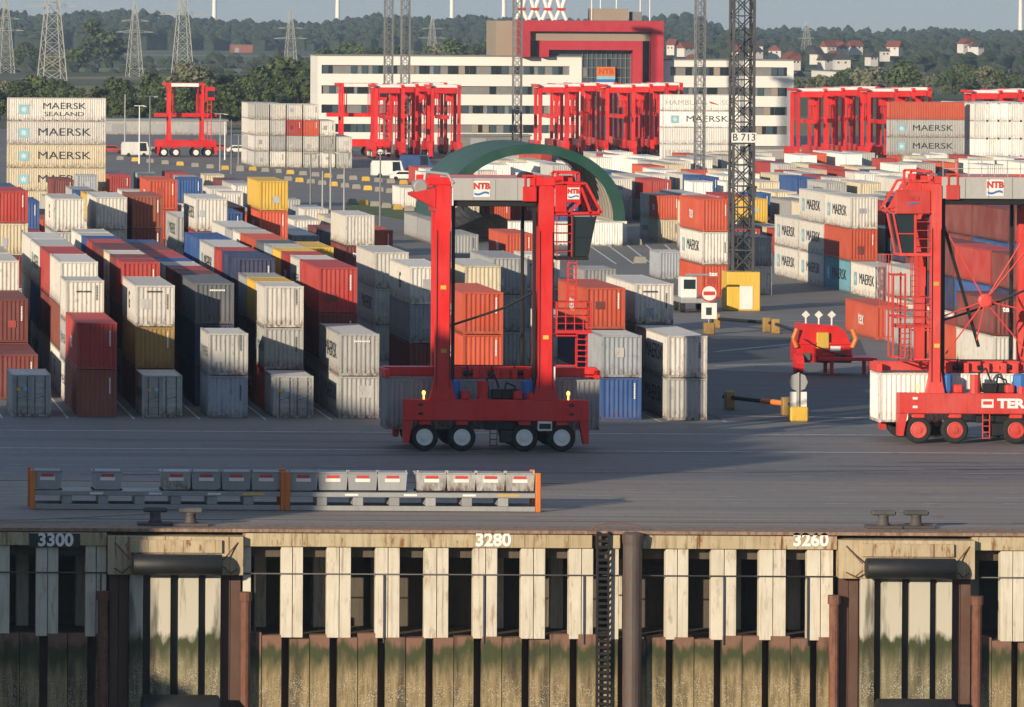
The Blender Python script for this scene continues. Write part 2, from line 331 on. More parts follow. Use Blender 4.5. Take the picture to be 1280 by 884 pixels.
def qbox(name, p0, p1, y0, y1, d0, d1, mat, parent=quay):     # px range, py range (top,bottom), depth behind the quay edge
    return qpart(name, MB().bbox(qx(p0), qx(p1), QY+d0, QY+d1, qz(y1), qz(y0), 0.015), mat, parent)
for a, b2 in ((-60,133),(304,740),(760,775),(803,1046),(1216,1345)): qbox('edge_beam', a, b2, 668.5, 685, 0.0, 0.9, M['cbeam'])
# one long cavity behind the posts
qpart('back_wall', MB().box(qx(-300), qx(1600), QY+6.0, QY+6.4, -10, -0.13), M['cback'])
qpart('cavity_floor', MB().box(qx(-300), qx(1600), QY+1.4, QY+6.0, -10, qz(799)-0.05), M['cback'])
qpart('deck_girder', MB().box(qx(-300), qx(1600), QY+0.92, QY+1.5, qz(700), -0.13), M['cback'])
for i in range(24):   # braces on the cavity floor and pale inner piles
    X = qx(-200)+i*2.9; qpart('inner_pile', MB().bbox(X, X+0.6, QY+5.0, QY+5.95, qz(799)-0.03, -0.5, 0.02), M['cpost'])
posts = [(-60,-46),(-16,12),(45,73),(107,133),(304,314),(352,379),(409,439),(470,500),(531,561),(592,622),(652,682),(712,742),(764,774),(833,861),(890,921),(950,983),(1010,1042),(1252,1281),(1312,1340)]
for a, b2 in posts:
    if b2-a < 20: qbox('wall_post', a, b2, 685.3, 799, 0.15, 0.75, M['cpost']); continue
    mid = a+(b2-a)*0.52; qbox('wall_post', a, mid-0.45, 685.3, 799, 0.15, 0.75, M['cpost']); qbox('wall_post', mid+0.45, b2, 685.3, 799, 0.15, 0.75, M['cpost'])
# sheet piling with deep joints
for (a, b2) in ((-60,136),(303,1046),(1216,1345)):
    x = a; i = 0
    while x < b2-4:
        wpx = (24.5, 24.5, 3)[i%3] if i%3 < 2 else 24.5; x1 = min(x+wpx, b2); gap = (0.8, 10.3)[i%2]
        off = 0.0 if i%2 == 0 else 0.04
        qbox('sheet_pile', x, x1, 797+rr.uniform(-5, 4), 925, 0.12+off, 0.9, M['tidal']); x = x1+gap; i += 1
qpart('pile_web', MB().box(qx(-60), qx(1345), QY+0.88, QY+1.39, -10, qz(803)), M['brown'])
# horizontal pipe
qpart('pipe', MB().cyl((qx(-60),QY+0.08,qz(719)),(qx(136),QY+0.08,qz(719)),0.035,8).cyl((qx(303),QY+0.08,qz(719)),(qx(1046),QY+0.08,qz(719)),0.035,8).cyl((qx(1216),QY+0.08,qz(719)),(qx(1345),QY+0.08,qz(719)),0.035,8), M['masd'], smooth=True)
for px in (126, 319, 480, 605, 730, 905, 1010): qpart('conduit', MB().cyl((qx(px),QY+0.06,qz(720)),(qx(px),QY+0.06,qz(805)),0.04,6), M['masd'])
# fender bays
def bay(x0, dark):
    X0 = x0
    qbox('bay_head', X0, X0+169, 672, 720, -0.45, 0.9, M['cbay'])
    qbox('bay_panel', X0+27, X0+142, 676, 692, -0.62, -0.449, M['cbay'])
    for p0, p1 in ((3,14),(14.6,26.5),(141.5,154),(154.6,167)): qbox('steel_plank', X0+p0, X0+p1, 720.5, 925, 0.1, 0.6, M['brown'])
    for p0, p1 in ((27,44),(53.5,78.5),(88.5,113.5),(122.5,141)): qbox('rubbing_board', X0+p0, X0+p1, 719, 925, -0.42, -0.05, M['tidalp'])
    qbox('bay_backing', X0+27, X0+141, 720.3, 925, 0.0, 0.5, M['black'])
    zc = qz(705.5); f = qpart('fender', MB().lathe((qx(X0+29.5),QY-1.05,zc),(1,0,0),[(0,0.30),(0.02,0.47),(0.06,0.5),(4.24,0.5),(4.28,0.47),(4.3,0.3)],20), M['fender'], smooth=True)
    for s, e in ((27,8),(143,162)):
        qpart('chain', MB().tube([(qx(X0+s),QY-0.8,zc+0.2),(qx(X0+(s+e)/2),QY-0.6,zc+0.6),(qx(X0+e),QY-0.47,qz(679))],0.035,5).tube([(qx(X0+s),QY-0.9,zc-0.1),(qx(X0+(s+e)/2),QY-0.7,zc-0.45),(qx(X0+e),QY-0.47,zc-0.25)],0.035,5), M['rustpipe'])
    for px in (-6, 172):
        mb = MB().cyl((qx(X0+px),QY-0.35,-10),(qx(X0+px),QY-0.35,qz(742)),0.24,12).cyl((qx(X0+px),QY-0.35,qz(752)),(qx(X0+px),QY-0.35,qz(741)),0.31,12)
        qpart('guide_tube', mb, M['rustpipe'], smooth=False)
        qpart('bracket', MB().box(qx(X0+px)-0.12,qx(X0+px)+0.12,QY-0.2,QY+0.2,qz(748),qz(744)), M['rustpipe'])
    qpart('fender', MB().lathe((qx(X0+40),QY-1.6,qz(893)),(1,0,0),[(0,0.6),(0.05,0.98),(0.12,1.05),(3.6,1.05),(3.7,0.98),(3.75,0.6)],24), M['fender'], smooth=True)
bay(134, True); bay(1047, False)
# ladder and mooring tube
lad = qpart('ladder', MB().box(qx(744.5),qx(747.2),QY-0.22,QY-0.1,-10,0.02).box(qx(758.5),qx(761),QY-0.22,QY-0.1,-10,0.02), M['black'])
mb = MB()
for i in range(33): z = -9.8+i*0.3; mb.box(qx(747),qx(758.7),QY-0.2,QY-0.08,z,z+0.13)
qpart('rung', mb, M['black'])
qpart('ladder_recess', MB().box(qx(741),qx(763),QY+0.25,QY+0.9,qz(686),-0.13), M['brown'])
qpart('mooring_tube', MB().lathe((qx(789),QY-0.35,-10),(0,0,1),[(0,0.46),(10-0.62,0.46),(10-0.42,0.5),(10-0.1,0.52),(10.0,0.4)],18), M['tube'], smooth=False)
pts = [(qx(738+67*k/12.0), QY+0.1, 0.03+0.38*math.sin(math.pi*min(1,max(0,k/12.0)))**0.35) for k in range(13)]
qpart('safety_rail', MB().tube(pts, 0.025, 5), M['rustpipe'])
# quay numbers, white stencil on the beam
_tc = {}
def text_mesh(s, size=1.0, bold=0.0, sx=1.0):
    k = (s, size, bold, sx)
    if k in _tc: return _tc[k]
    cu = bpy.data.curves.new('txt', 'FONT'); cu.body = s; cu.size = size; cu.align_x = 'CENTER'; cu.align_y = 'CENTER'; cu.offset = bold; cu.resolution_u = 3
    o = bpy.data.objects.new('txt', cu); C.objects.link(o); bpy.context.view_layer.update()
    m = bpy.data.meshes.new_from_object(o.evaluated_get(bpy.context.evaluated_depsgraph_get())); bpy.data.objects.remove(o); bpy.data.curves.remove(cu)
    if sx != 1.0:
        for v in m.vertices: v.co.x *= sx
    _tc[k] = m; return m
def lettering(s, mat, loc, facing, size, parent=None, bold=0.0, sx=1.0, name='lettering', vertical=False):
    """flat painted lettering; facing: '-y', '-x', '+x'"""
    m = text_mesh(s, size, bold, sx); key = (m.name, mat.name)
    if key not in _tc: mm = m.copy(); mm.materials.clear(); mm.materials.append(mat); _tc[key] = mm
    o = obj(name, _tc[key], parent, loc)
    rot = {'-y': (R(90),0,0), '-x': (R(90),0,R(-90)), '+x': (R(90),0,R(90))}[facing]; o.rotation_euler = rot
    if vertical: o.rotation_euler = (Matrix.Rotation(rot[2],4,'Z') @ Matrix.Rotation(R(90),4,'X') @ Matrix.Rotation(R(-90),4,'Z')).to_euler()
    return o
for s, px, dark in (('3300',69,1),('3280',616,0),('3260',1013,0)):
    o = lettering(s, M['inkw'], Vector((qx(px),QY-0.02,qz(675.5,px)))-Vector(quay.location), '-y', 0.86, quay, 0.03, 1.0)
    if dark: qpart('number_backing', MB().box(qx(36),qx(100),QY-0.012,QY-0.001,qz(685,px)+0.03,qz(667,px)), M['black'])

# bollards
M['boll'] = paint('bollard_iron', (0.06,0.06,0.062), rust=0.4, rough=0.7)
for px, py, lab in ((194,657,'dark double headed bollard with mooring ropes, left one of the pair near 3300'),(238,658,'dark double headed bollard, right one of the pair near 3300'),
                    (1104,661,'rusty double headed bollard, left one of the pair near 3260'),(1145,661,'grey double headed bollard, right one of the pair near 3260')):
    p = gnd(px, py); t = empty('mooring_bollard', (p.x, p.y, 0.03)); tag(t, lab, 'bollard', 'bollards along the quay edge')
    MB().bbox(-0.85,0.85,-0.5,0.5,0,0.14,0.03).build('base_plate', M['boll'], t)
    MB().lathe((0,0,0.14),(0,0,1),[(0,0.36),(0.12,0.27),(0.42,0.25),(0.5,0.3)],14).build('post', M['boll'], t, True)
    MB().bbox(-0.58,0.58,-0.26,0.26,0.62,0.86,0.07).build('head', M['boll'], t)
M['rope'] = plain('mooring_rope', (0.34,0.31,0.24), 0.9)
p = gnd(194, 652)
for k in range(3):
    q = Vector((qx(-120), p.y-1.1-0.4*k, 0.12)); pts = [(p.x-0.2, p.y-0.1, 0.4)]+[(p.x+(q.x-p.x)*s, p.y+(q.y-p.y)*s, max(0.12, 0.4-0.5*s)) for s in (0.1,0.25,0.5,0.8,1.0)]
    tag(MB().tube(pts, 0.045, 6).build('mooring_rope', M['rope']), ('uppermost','middle','lowest')[k]+' pale mooring rope running left from the bollard near 3300', 'rope', 'mooring ropes')

for k in range(12):          # white row lines between the container rows
    X = (14+82*k-PX-11)*gnd(400, 523).y/F; sheet('row_line', X, X+0.1, gnd(400, 523).y-1.5, 470, 0.012, M['line'])

M['tyre'] = ground_mat('tyre_rubber_marks', (0.095,0.093,0.092), (0.075,0.074,0.075), (0.14,0.135,0.13), 0.5)
rk = random.Random(40)
for k in range(26):          # curved rubber marks left by the carriers
    X = rk.uniform(5, 80); Y = rk.uniform(YA+1, 340); l = rk.uniform(8, 34); w_ = rk.uniform(0.12, 0.3); sl_ = rk.uniform(-0.05, 0.05); cv = rk.uniform(-0.006, 0.006); mb = MB()
    pts = [(X+l*q/10.0, Y+sl_*l*q/10.0+cv*(l*q/10.0)**2) for q in range(11)]
    for p, q in zip(pts, pts[1:]): mb.quad((p[0],p[1]-w_/2,0.0105),(q[0],q[1]-w_/2,0.0105),(q[0],q[1]+w_/2,0.0105),(p[0],p[1]+w_/2,0.0105))
    struct(mb.build('tyre_mark', M['tyre']))
# ------------------------------------------------------------ shipping containers
CW = 2.438
def corr(mb, L, z0, z1, pos, axis, out, pitch=0.28, dep=0.045, a0=0.0):
    """corrugated wall: runs a0..L along axis at plane pos; out = outward sign"""
    n = max(1, round((L-a0)/pitch)); p = (L-a0)/n; pts = []
    for i in range(n):
        s = a0+i*p; pts += [(s,0),(s+p*0.3,0),(s+p*0.5,dep),(s+p*0.8,dep)]
    pts.append((L,0)); vs = []
    for s, d in pts:
        for z in (z0, z1): vs.append((pos-out*d, s, z) if axis == 'y' else (s, pos-out*d, z))
    fs = []
    for i in range(len(pts)-1):
        f = (2*i, 2*i+2, 2*i+3, 2*i+1); flip = (axis == 'y' and out < 0) or (axis == 'x' and out > 0)
        fs.append(f[::-1] if flip else f)
    mb.add(vs, fs)
_cm = {}
def cmeshes(L, Hc, end):
    k = (L, Hc, end)
    if k in _cm: return _cm[k]
    w = MB(); corr(w, L-0.12, 0.14, Hc-0.1, 0.025, 'y', -1, a0=0.12); corr(w, L-0.12, 0.14, Hc-0.1, CW-0.025, 'y', 1, a0=0.12)
    corr(w, CW-0.1, 0.14, Hc-0.1, L-0.03, 'x', 1, a0=0.1)
    if end == 'plain': corr(w, CW-0.1, 0.14, Hc-0.1, 0.035, 'x', -1, a0=0.1, dep=0.055)
    else: w.quad((0.1,0.09,0.1),(CW-0.1,0.09,0.1),(CW-0.1,0.09,Hc-0.1),(0.1,0.09,Hc-0.1))
    w.quad((0.05,0.05,0.1),(0.05,L-0.05,0.1),(CW-0.05,L-0.05,0.1),(CW-0.05,0.05,0.1))
    f = MB()
    for x in (0, CW-0.13):
        for y in (0, L-0.13): f.box(x, x+0.13, y, y+0.13, 0.12, Hc-0.12)
        f.box(x, x+0.11, 0.18, L-0.18, Hc-0.13, Hc-0.015); f.box(x+0.01, x+0.1, 0.18, L-0.18, 0.02, 0.16)
        for y in (-0.006, L-0.172):
            for z in (0, Hc-0.12): f.box(x-0.006 if x == 0 else x-0.02, x+0.15 if x == 0 else x+0.136, y, y+0.178, z, z+0.12)
    for y in (0.012, L-0.11): f.box(0.15, CW-0.15, y, y+0.1, Hc-0.13, Hc-0.02); f.box(0.15, CW-0.15, y, y+0.1, 0.02, 0.17)
    r = MB(); n = int(L/0.45); p = (L-0.2)/n
    for i in range(n):
        y = 0.1+i*p; za, zb = Hc-0.03, Hc-0.055
        r.quad((0.08,y,za),(CW-0.08,y,za),(CW-0.08,y+p*0.6,za),(0.08,y+p*0.6,za)); r.quad((0.08,y+p*0.6,za),(CW-0.08,y+p*0.6,za),(CW-0.08,y+p*0.7,zb),(0.08,y+p*0.7,zb))
        r.quad((0.08,y+p*0.7,zb),(CW-0.08,y+p*0.7,zb),(CW-0.08,y+p*0.9,zb),(0.08,y+p*0.9,zb)); r.quad((0.08,y+p*0.9,zb),(CW-0.08,y+p*0.9,zb),(CW-0.08,y+p,za),(0.08,y+p,za))
    d = {'walls': w.mesh('container_walls'), 'frame': f.mesh('container_frame'), 'roof': r.mesh('container_roof')}
    if end == 'door':
        for s, nm in ((0, 'doorl'), (1, 'doorr')):
            x0 = 0.14 if s == 0 else CW/2+0.012; x1 = CW/2-0.012 if s == 0 else CW-0.14; q = MB()
            q.box(x0, x1, 0.045, 0.085, 0.18, Hc-0.14)
            for z in (0.22, 0.62, 1.02, 1.42, 1.82, Hc-0.34): q.box(x0+0.05, x1-0.05, 0.005, 0.0449, z, z+0.14)
            d[nm] = q.mesh('door')
            for j, xx in enumerate((x0+0.22, x1-0.22)):
                q = MB().cyl((xx,0.006,0.1),(xx,0.006,Hc-0.1),0.034,6)
                for z in (0.3, 1.0, Hc-0.7): q.box(xx-0.05, xx+0.05, 0.0, 0.0318, z, z+0.06)
                q.box(xx-0.03, xx+0.3 if j == 0 else xx+0.03, -0.004, 0.006, 1.12+0.1*j, 1.16+0.1*j) if j == 0 else q.box(xx-0.3, xx+0.03, -0.004, 0.006, 1.22, 1.26)
                d[nm+str(j)] = q.mesh('locking_bar')
    wl = w; lod = MB(); lod.v = list(w.v); lod.f = list(w.f); lod.m = list(w.m)
    lod.add(f.v, f.f); lod.add([(0.08,0.1,Hc-0.03),(CW-0.08,0.1,Hc-0.03),(CW-0.08,L-0.1,Hc-0.03),(0.08,L-0.1,Hc-0.03)], [(0,1,2,3)])
    d['lod'] = lod.mesh('container')
    for m in d.values(): m.materials.append(None)
    _cm[k] = d; return d
def setmat(o, m):
    s = o.material_slots[0]; s.link = 'OBJECT'; s.material = m
M['roofw'] = paint('roof_grey', (0.50,0.50,0.48), rust=0.35, grime=0.4)
_star = None
def star_mesh():
    global _star
    if _star is None:
        mb = MB(); c = (0, -0.002, 0)
        for i in range(7):
            a = math.pi/2+i*2*math.pi/7; d = math.pi/14*1.1
            mb.add([c, (0.42*math.cos(a-d)*0.5, -0.002, 0.42*math.sin(a-d)*0.5), (0.46*math.cos(a), -0.002, 0.46*math.sin(a)), (0.42*math.cos(a+d)*0.5, -0.002, 0.42*math.sin(a+d)*0.5)], [(0,1,2,3)])
        _star = mb.mesh('star'); _star.materials.append(M['inkw'])
        global _sq; _sq = MB().add([(-0.6,0,-0.6),(0.6,0,-0.6),(0.6,0,0.6),(-0.6,0,0.6)], [(0,1,2,3)]).mesh('square'); _sq.materials.append(M['star'])
    return _star, _sq
_dash = {}
def dashes(kind):
    if kind in _dash: return _dash[kind]
    mb = MB(); r2 = random.Random(len(kind)*17)
    if kind in ('code', 'codek'):     # a column of small painted characters too fine to read
        z = 0.0
        while z < 0.95: l = r2.uniform(0.05, 0.09); mb.quad((-0.045,0,z),(0.045,0,z),(0.045,0,z+l),(-0.045,0,z+l)); z += l+0.025
    else:
        x = -0.45
        while x < 0.45: l = r2.uniform(0.05, 0.1); mb.quad((x,0,-0.05),(x+l,0,-0.05),(x+l,0,0.05),(x,0,0.05)); x += l+0.03
    m = mb.mesh('code_marks'); m.materials.append(M['ink' if kind[-1] == 'k' else 'inkw']); _dash[kind] = m; return m
containers = []; boxes = []; specs = []
def container(X, Y, z, L, Hc, col, label, group='containers stacked in the yard', end='plain', side=None, front=None, lod=False, turn=False, dark=False):
    specs.append((X, Y, z, L, Hc, col, label, group, end, side, front, lod, turn))
    boxes.append((X, X+(L if turn else CW), Y, Y+(CW if turn else L), z+Hc, z))
def real_container(X, Y, z, L, Hc, col, label, group='containers stacked in the yard', end='plain', side=None, front=None, lod=False, turn=False, dark=False):
    d = cmeshes(L, Hc, end); o = obj('shipping_container', d['lod'] if lod else d['walls']); setmat(o, M[col]); o.location = (X, Y, z)
    if turn: o.location = (X, Y+CW, z); o.rotation_euler = (0,0,R(-90))
    tag(o, label, 'container', group); containers.append(o)
    if not lod:
        f = obj('frame', d['frame'], o); setmat(f, M.get('f'+col, M[col])); r = obj('roof', d['roof'], o); setmat(r, M['roofw'] if col in 'wcgsW' else M[col])
        if end == 'door':
            for nm in ('doorl', 'doorr'):
                q = obj('door', d[nm], o); setmat(q, M[col])
                for j in '01': b = obj('locking_bar', d[nm+j], q); setmat(b, M['d'])
            for x, z2, mm in ((0.47,1.69,'yel'),(0.85,1.71,'star')): MB().lathe((x,-0.03,z2),(0,-1,0),[(0,0.14),(0.004,0.14)],8).build('sticker', M[mm], o)
    pale = col in 'wcgskWyB'
    rq = random.Random(int(X*31+Y*7+z*13))
    if not lod and end == 'plain' and not turn and rq.random() < 0.3:      # repainted or dirty patch on the end wall
        px_, pz_, pw_, ph_ = rq.uniform(0.3,1.3), rq.uniform(0.4,1.5), rq.uniform(0.4,0.8), rq.uniform(0.4,0.8); MB().quad((px_,0.03,pz_),(px_+pw_,0.03,pz_),(px_+pw_,0.03,pz_+ph_),(px_,0.03,pz_+ph_)).build('repaint_patch', M[rq.choice('kgs' if pale else 'mqr' if col in 'rmoq' else 'kd')], o)
    if not lod and pale and end == 'plain' and not turn and rq.random() < 0.35:
        q = obj('code_marks', dashes('codek'), o, (CW-0.45, -0.004, Hc*rq.uniform(0.35,0.6)))
        if rq.random() < 0.25: obj('code_marks', dashes('linek'), o, (CW*rq.uniform(0.3,0.6), -0.004, Hc*rq.uniform(0.7,0.86)))
    fx = '-x' if not turn else '+x'; xs = -0.002 if not turn else CW+0.002; sg = -1 if not turn else 1
    def side_text(t, mat, along, zc, size, bold=0.02, sx=1.0): lettering(t, mat, (xs, L/2-along if not turn else L/2+along, zc), fx, size, o, bold, sx)
    if side == 'star':
        st, sq = star_mesh(); k = 1.0 if L > 8 else 0.62
        for me, dd in ((sq, 0.0), (st, 0.004)):
            q = obj('emblem', me, o, (xs+sg*dd, (L/2+4.1*k) if not turn else (L/2-4.1*k), Hc*0.5)); q.rotation_euler = (0,0,R(-90)*(1 if not turn else -1)); q.scale = (k,1,k)
        side_text('MAERSK', M['ink'], 0.9*k, Hc*0.52, 1.35*k, 0.0, 1.35)
    elif side == 'seal':
        st, sq = star_mesh()
        for me, dd in ((sq, 0.0), (st, 0.004)):
            q = obj('emblem', me, o, (xs+sg*dd, (L/2+4.1) if not turn else (L/2-4.1), Hc*0.5)); q.rotation_euler = (0,0,R(-90)*(1 if not turn else -1))
        side_text('MAERSK', M['ink'], 0.9, Hc*0.64, 1.1, 0.0, 1.35); side_text('SEALAND', M['ink'], 0.9, Hc*0.3, 0.75, 0.0, 1.55)
    elif side == 'hs':
        side_text('HAMBURG', M['inkg'], -2.4, Hc*0.5, 1.15, 0.0, 1.2); side_text('SÜD', M['inkg'], 4.4, Hc*0.5, 1.15, 0.0, 1.2)
        xb = xs+sg*0.002; a = L/2; yy = (lambda q: a-q) if not turn else (lambda q: a+q)
        MB().quad((xb,yy(1.2),Hc*0.62),(xb,yy(2.6),Hc*0.42),(xb,yy(2.9),Hc*0.36),(xb,yy(1.5),Hc*0.46)).build('flag', M['inkr'], o)
    elif side: side_text(side, M['ink'] if pale else M['inkw'], 0.0, Hc*0.52, 1.5 if L > 8 else 1.2, 0.03)
    if front == 'code' or (front is None and not pale and not lod and end == 'plain'):
        q = obj('code_marks', dashes('code'), o, (CW-0.42, -0.004, Hc*0.5))
    elif front == 'line': q = obj('code_marks', dashes('line'), o, (CW*0.55, -0.004, Hc*0.82))
    elif front: lettering(front, M['ink'] if pale else M['inkw'], (CW*0.4, -0.004, Hc*0.72), '-y', 0.55, o, 0.02)
    return o
L2, L4 = 6.058, 12.192
def free(x0, x1, y0, y1):
    return not any(x0 < b[1]+0.05 and x1 > b[0]-0.05 and y0 < b[3]+0.05 and y1 > b[2]-0.05 for b in boxes)
def stack(X, Y, cols, L, where, Hc=2.591, sides=None, fronts=None, ends=None, lod=False, group='containers stacked in the yard'):
    z = 0.0
    for i, c in enumerate(cols):
        lab = '%s %s container, %s tier, %s' % (CC[c][0], 'long' if L > 8 else 'short', ORD[i] if i else 'ground', where)
        container(X, Y, z, L, Hc, c, lab, group, (ends or {}).get(i, 'plain'), (sides or {}).get(i), (fronts or {}).get(i), lod); z += Hc+0.015
Y0 = gnd(400, 523).y
ROWX = [(14+82*k-PX+2.7)*Y0/F for k in range(11)]
rn = random.Random(11)
SIDEL = {'w': ['star', None, 'star', 'G', None], 'g': ['star', None], 'o': ['tex'], 'r': ['tex', None, None], 'm': [None], 'c': [None, 'G'], 'b': [None]}
def rs(c, L): return rn.choice(SIDEL.get(c, [None]))
# rows: (start Y, length, tiers bottom to top, height)
HC = 2.896
rows = {
 0: [(Y0,L2,'g',2.591,'door'),(Y0+15.5,L4,'m',HC,0),(Y0+28.2,L4,'mm',HC,0),(Y0+41,L4,'ggw',2.591,0),(Y0+54,L4,'gwc',2.591,0)],
 1: [(Y0,L4,'qr',HC,0),(Y0+12.5,L2,'wgw',2.591,0),(Y0+18.8,L4,'wqw',HC,0),(Y0+31.3,L4,'wmr',HC,0),(Y0+43.9,L4,'wbw',HC,0),(Y0+56.4,L4,'rww',HC,0)],
 2: [(Y0,L2,'g',2.591,'door'),(Y0+6.4,L4,'mtw',2.591,0),(Y0+18.9,L2,'gmr',HC,0),(Y0+25.3,L2,'wmm',HC,0),(Y0+31.6,L2,'rwc',HC,0),(Y0+38,L4,'nmm',HC,0),(Y0+50.5,L2,'rgr',HC,0),(Y0+56.8,L2,'wgb',HC,0),(Y0+63,L2,'gww',HC,0),(Y0+69.5,L2,'wcw',HC,0)],
 3: [(Y0,L2,'sg',2.591,0),(Y0+10,L4,'nnd',2.591,0),(Y0+22.5,L2,'rnm',2.591,0),(Y0+29,L2,'wyr',2.591,0),(Y0+35.3,L2,'gmw',2.591,0),(Y0+41.6,L2,'rnb',2.591,0),(Y0+48,L4,'gwr',2.591,0),(Y0+60.5,L4,'mkm',2.591,0),(Y0+73,L2,'gmb',2.591,0)],
 4: [(Y0,L2,'g',2.591,'door'),(Y0+6.3,L2,'rgw',2.591,0),(Y0+12.7,L2,'rmy',2.591,0),(Y0+19,L2,'mdk',2.591,0),(Y0+25.3,L4,'rnn',HC,0),(Y0+37.8,L2,'gmr',HC,0),(Y0+44.2,L4,'mbg',HC,0),(Y0+58,L4,'wbb',HC,0)],
 5: [(Y0,L4,'gg',2.591,0),(Y0+4.8+12.3-4.6,L4,'gmr',HC,0),(Y0+25.1,L2,'mgw',HC,0),(Y0+31.5,L2,'mrr',HC,0),(Y0+37.9,L2,'rmy',HC,0),(Y0+44.2,L2,'gms',HC,0),(Y0+50.5,L2,'mdd',HC,0),(Y0+56.8,L4,'wro',HC,0),(Y0+69.3,L2,'gww',HC,0),(Y0+75.7,L2,'rrk',HC,0),(Y0+82,L4,'mww',HC,0)],
 9: [(Y0,L2,'bs',2.591,0),(Y0+6.5,L4,'gno',2.591,0),(Y0+19,L4,'gw',2.591,0)],
 10: [(Y0,L4,'gw',2.591,0),(Y0+12.6,L4,'gkw',2.591,0),(Y0+25.2,L4,'vw',2.591,0)],
}
for k, lst in rows.items():
    for i, (Y, L, cols, hh, end) in enumerate(lst):
        where = ('at the front' if i == 0 else '%s stack back' % ORD1[i])+' of the %s row from left' % {0:'first',1:'second',2:'third',3:'fourth',4:'fifth',5:'sixth',9:'blue fronted',10:'rightmost front'}[k]
        sides = {j: rs(c, L) for j, c in enumerate(cols)}; fr = {}
        if k == 3 and i == 1: fr = {2: 'line'}
        if k == 5 and i == 0: fr = {1: 'line'}
        stack(ROWX[k], Y, cols, L, where, hh, sides, fr, {0: 'door'} if end else None)
# stacks read one by one: (right edge px, top py, tiers, length, height, words)
spots = [
 (35,239,'gmcr',L4,2.591,'at the left picture edge'),(106,248,'gmgw',L4,2.591,'left of the shadow striped white box'),(159,246,'mrgw',L4,2.591,'beside the tall maroon stack'),
 (204,245,'mmmq',L4,2.591,'beside the narrow white pair'),(227,256,'cww',L2,2.591,'right of the tall maroon stack'),(284,248,'gwrw',L4,2.591,'behind the blue box'),
 (222,225,'gmoo',L4,2.591,'below the distant portal carrier'),(253,223,'gwb',L2,2.591,'below the distant portal carrier on the right'),(360,226,'rcoy',L4,2.591,'standing out at the yard rear'),
 (417,309,'gy',L4,2.591,'in front of the white twin stacks'),(410,268,'gmw',L4,2.591,'left of the white twin stacks'),(468,269,'wmw',L4,2.591,'right of the white twin stacks'),
 (333,259,'mnm',L4,2.591,'behind the white box with yellow neighbour'),
 (511,315,'gww',L4,2.591,'left behind the moving carrier'),(532,323,'gmd',L4,2.591,'dark stack left behind the moving carrier'),(558,333,'msw',L4,2.591,'behind the left leg of the moving carrier'),
 (629,365,'woo',L4,2.591,'between the legs of the moving carrier'),(626,332,'kkc',L4,2.591,'deeper between the legs of the moving carrier'),(659,322,'gkk',L4,2.591,'left of the right leg of the moving carrier'),
 (598,293,'kk',L4,2.591,'behind the left leg near the gravel heap'),(667,292,'mo',L4,2.591,'before the arched shelter'),(700,318,'gkw',L2,2.591,'behind the right leg of the moving carrier'),
 (770,336,'gk',L2,2.591,'standing alone left of the cross road'),(690,352,'ks',L4,2.591,'close behind the right leg of the moving carrier'),
 (913,249,'owo',L4,HC,'beside the lattice mast B 713'),(965,296,'wk',L4,2.591,'right of the lattice mast B 713'),(857,315,'s',L2,2.591,'left of the mast stack'),
 (1086,330,'c',L4,HC,'right of mast, behind'),
]
SP = {'owo': {0:'tex',1:'star',2:'tex'}, 'woo': {1:'tex',2:'tex'}}
for px, py, cols, L, hh, words in spots[:-1]:
    z = len(cols)*(hh+0.015); Y = gY(px, py, z); X = uv(px, py)[0]*Y/F-CW
    if not free(X, X+CW, Y, Y+L):
        for dX in (0.6,-0.6,1.2,-1.2,1.9,-1.9):
            if free(X+dX, X+dX+CW, Y, Y+L): X += dX; break
        else: print('CLASH', px, py, cols); continue
    sides = SP.get(cols, {j: rs(c, L) for j, c in enumerate(cols)}); fr = {len(cols)-2: 'tex'} if px == 468 else {}
    if cols == 'owo': fr = {0: 'tex'}
    stack(X, Y, cols, L, words, hh, sides, fr)
# second and third bays behind the read stacks, filler rows (lower, so that they stay behind the known ones)
def filler(xs, y0, y1, tiers, pal, where, p=0.85, lod=False, lens=(L4,L4,L2), hh=2.591, gap=0.35):
    for i, X in enumerate(xs):
        Y = y0+rn.uniform(0, 3); j = 0
        while Y < y1:
            L = rn.choice(lens); n = rn.choice(tiers); j += 1
            pxr = PX+F*(X+CW)/Y; pxl = PX+F*X/(Y+L)
            if rn.random() < p and n and pxr > -2 and pxl < 1285 and free(X, X+CW, Y, Y+L):
                cols = ''.join(rn.choice(pal) for _ in range(n))
                stack(X, Y, cols, L, '%s line, %s place, %s' % (ORD1[i], ORD1[j], where), hh, {k: rs(c, L) for k, c in enumerate(cols)} if not lod else None, None, None, lod)
            Y += L+gap
PAL = 'wwwggcrrmmobbkdsywwg'
filler([20.5+4.03*k for k in range(1, 6)], 470, 560, (2,2,3), PAL, 'left yard middle')
filler([41.0+4.03*k for k in range(0, 5)], 500, 590, (1,2,2), PAL, 'yard middle')
filler([37.0+4.03*k for k in range(0, 6)], 590, 705, (1,1,2,2), PAL, 'left yard rear')
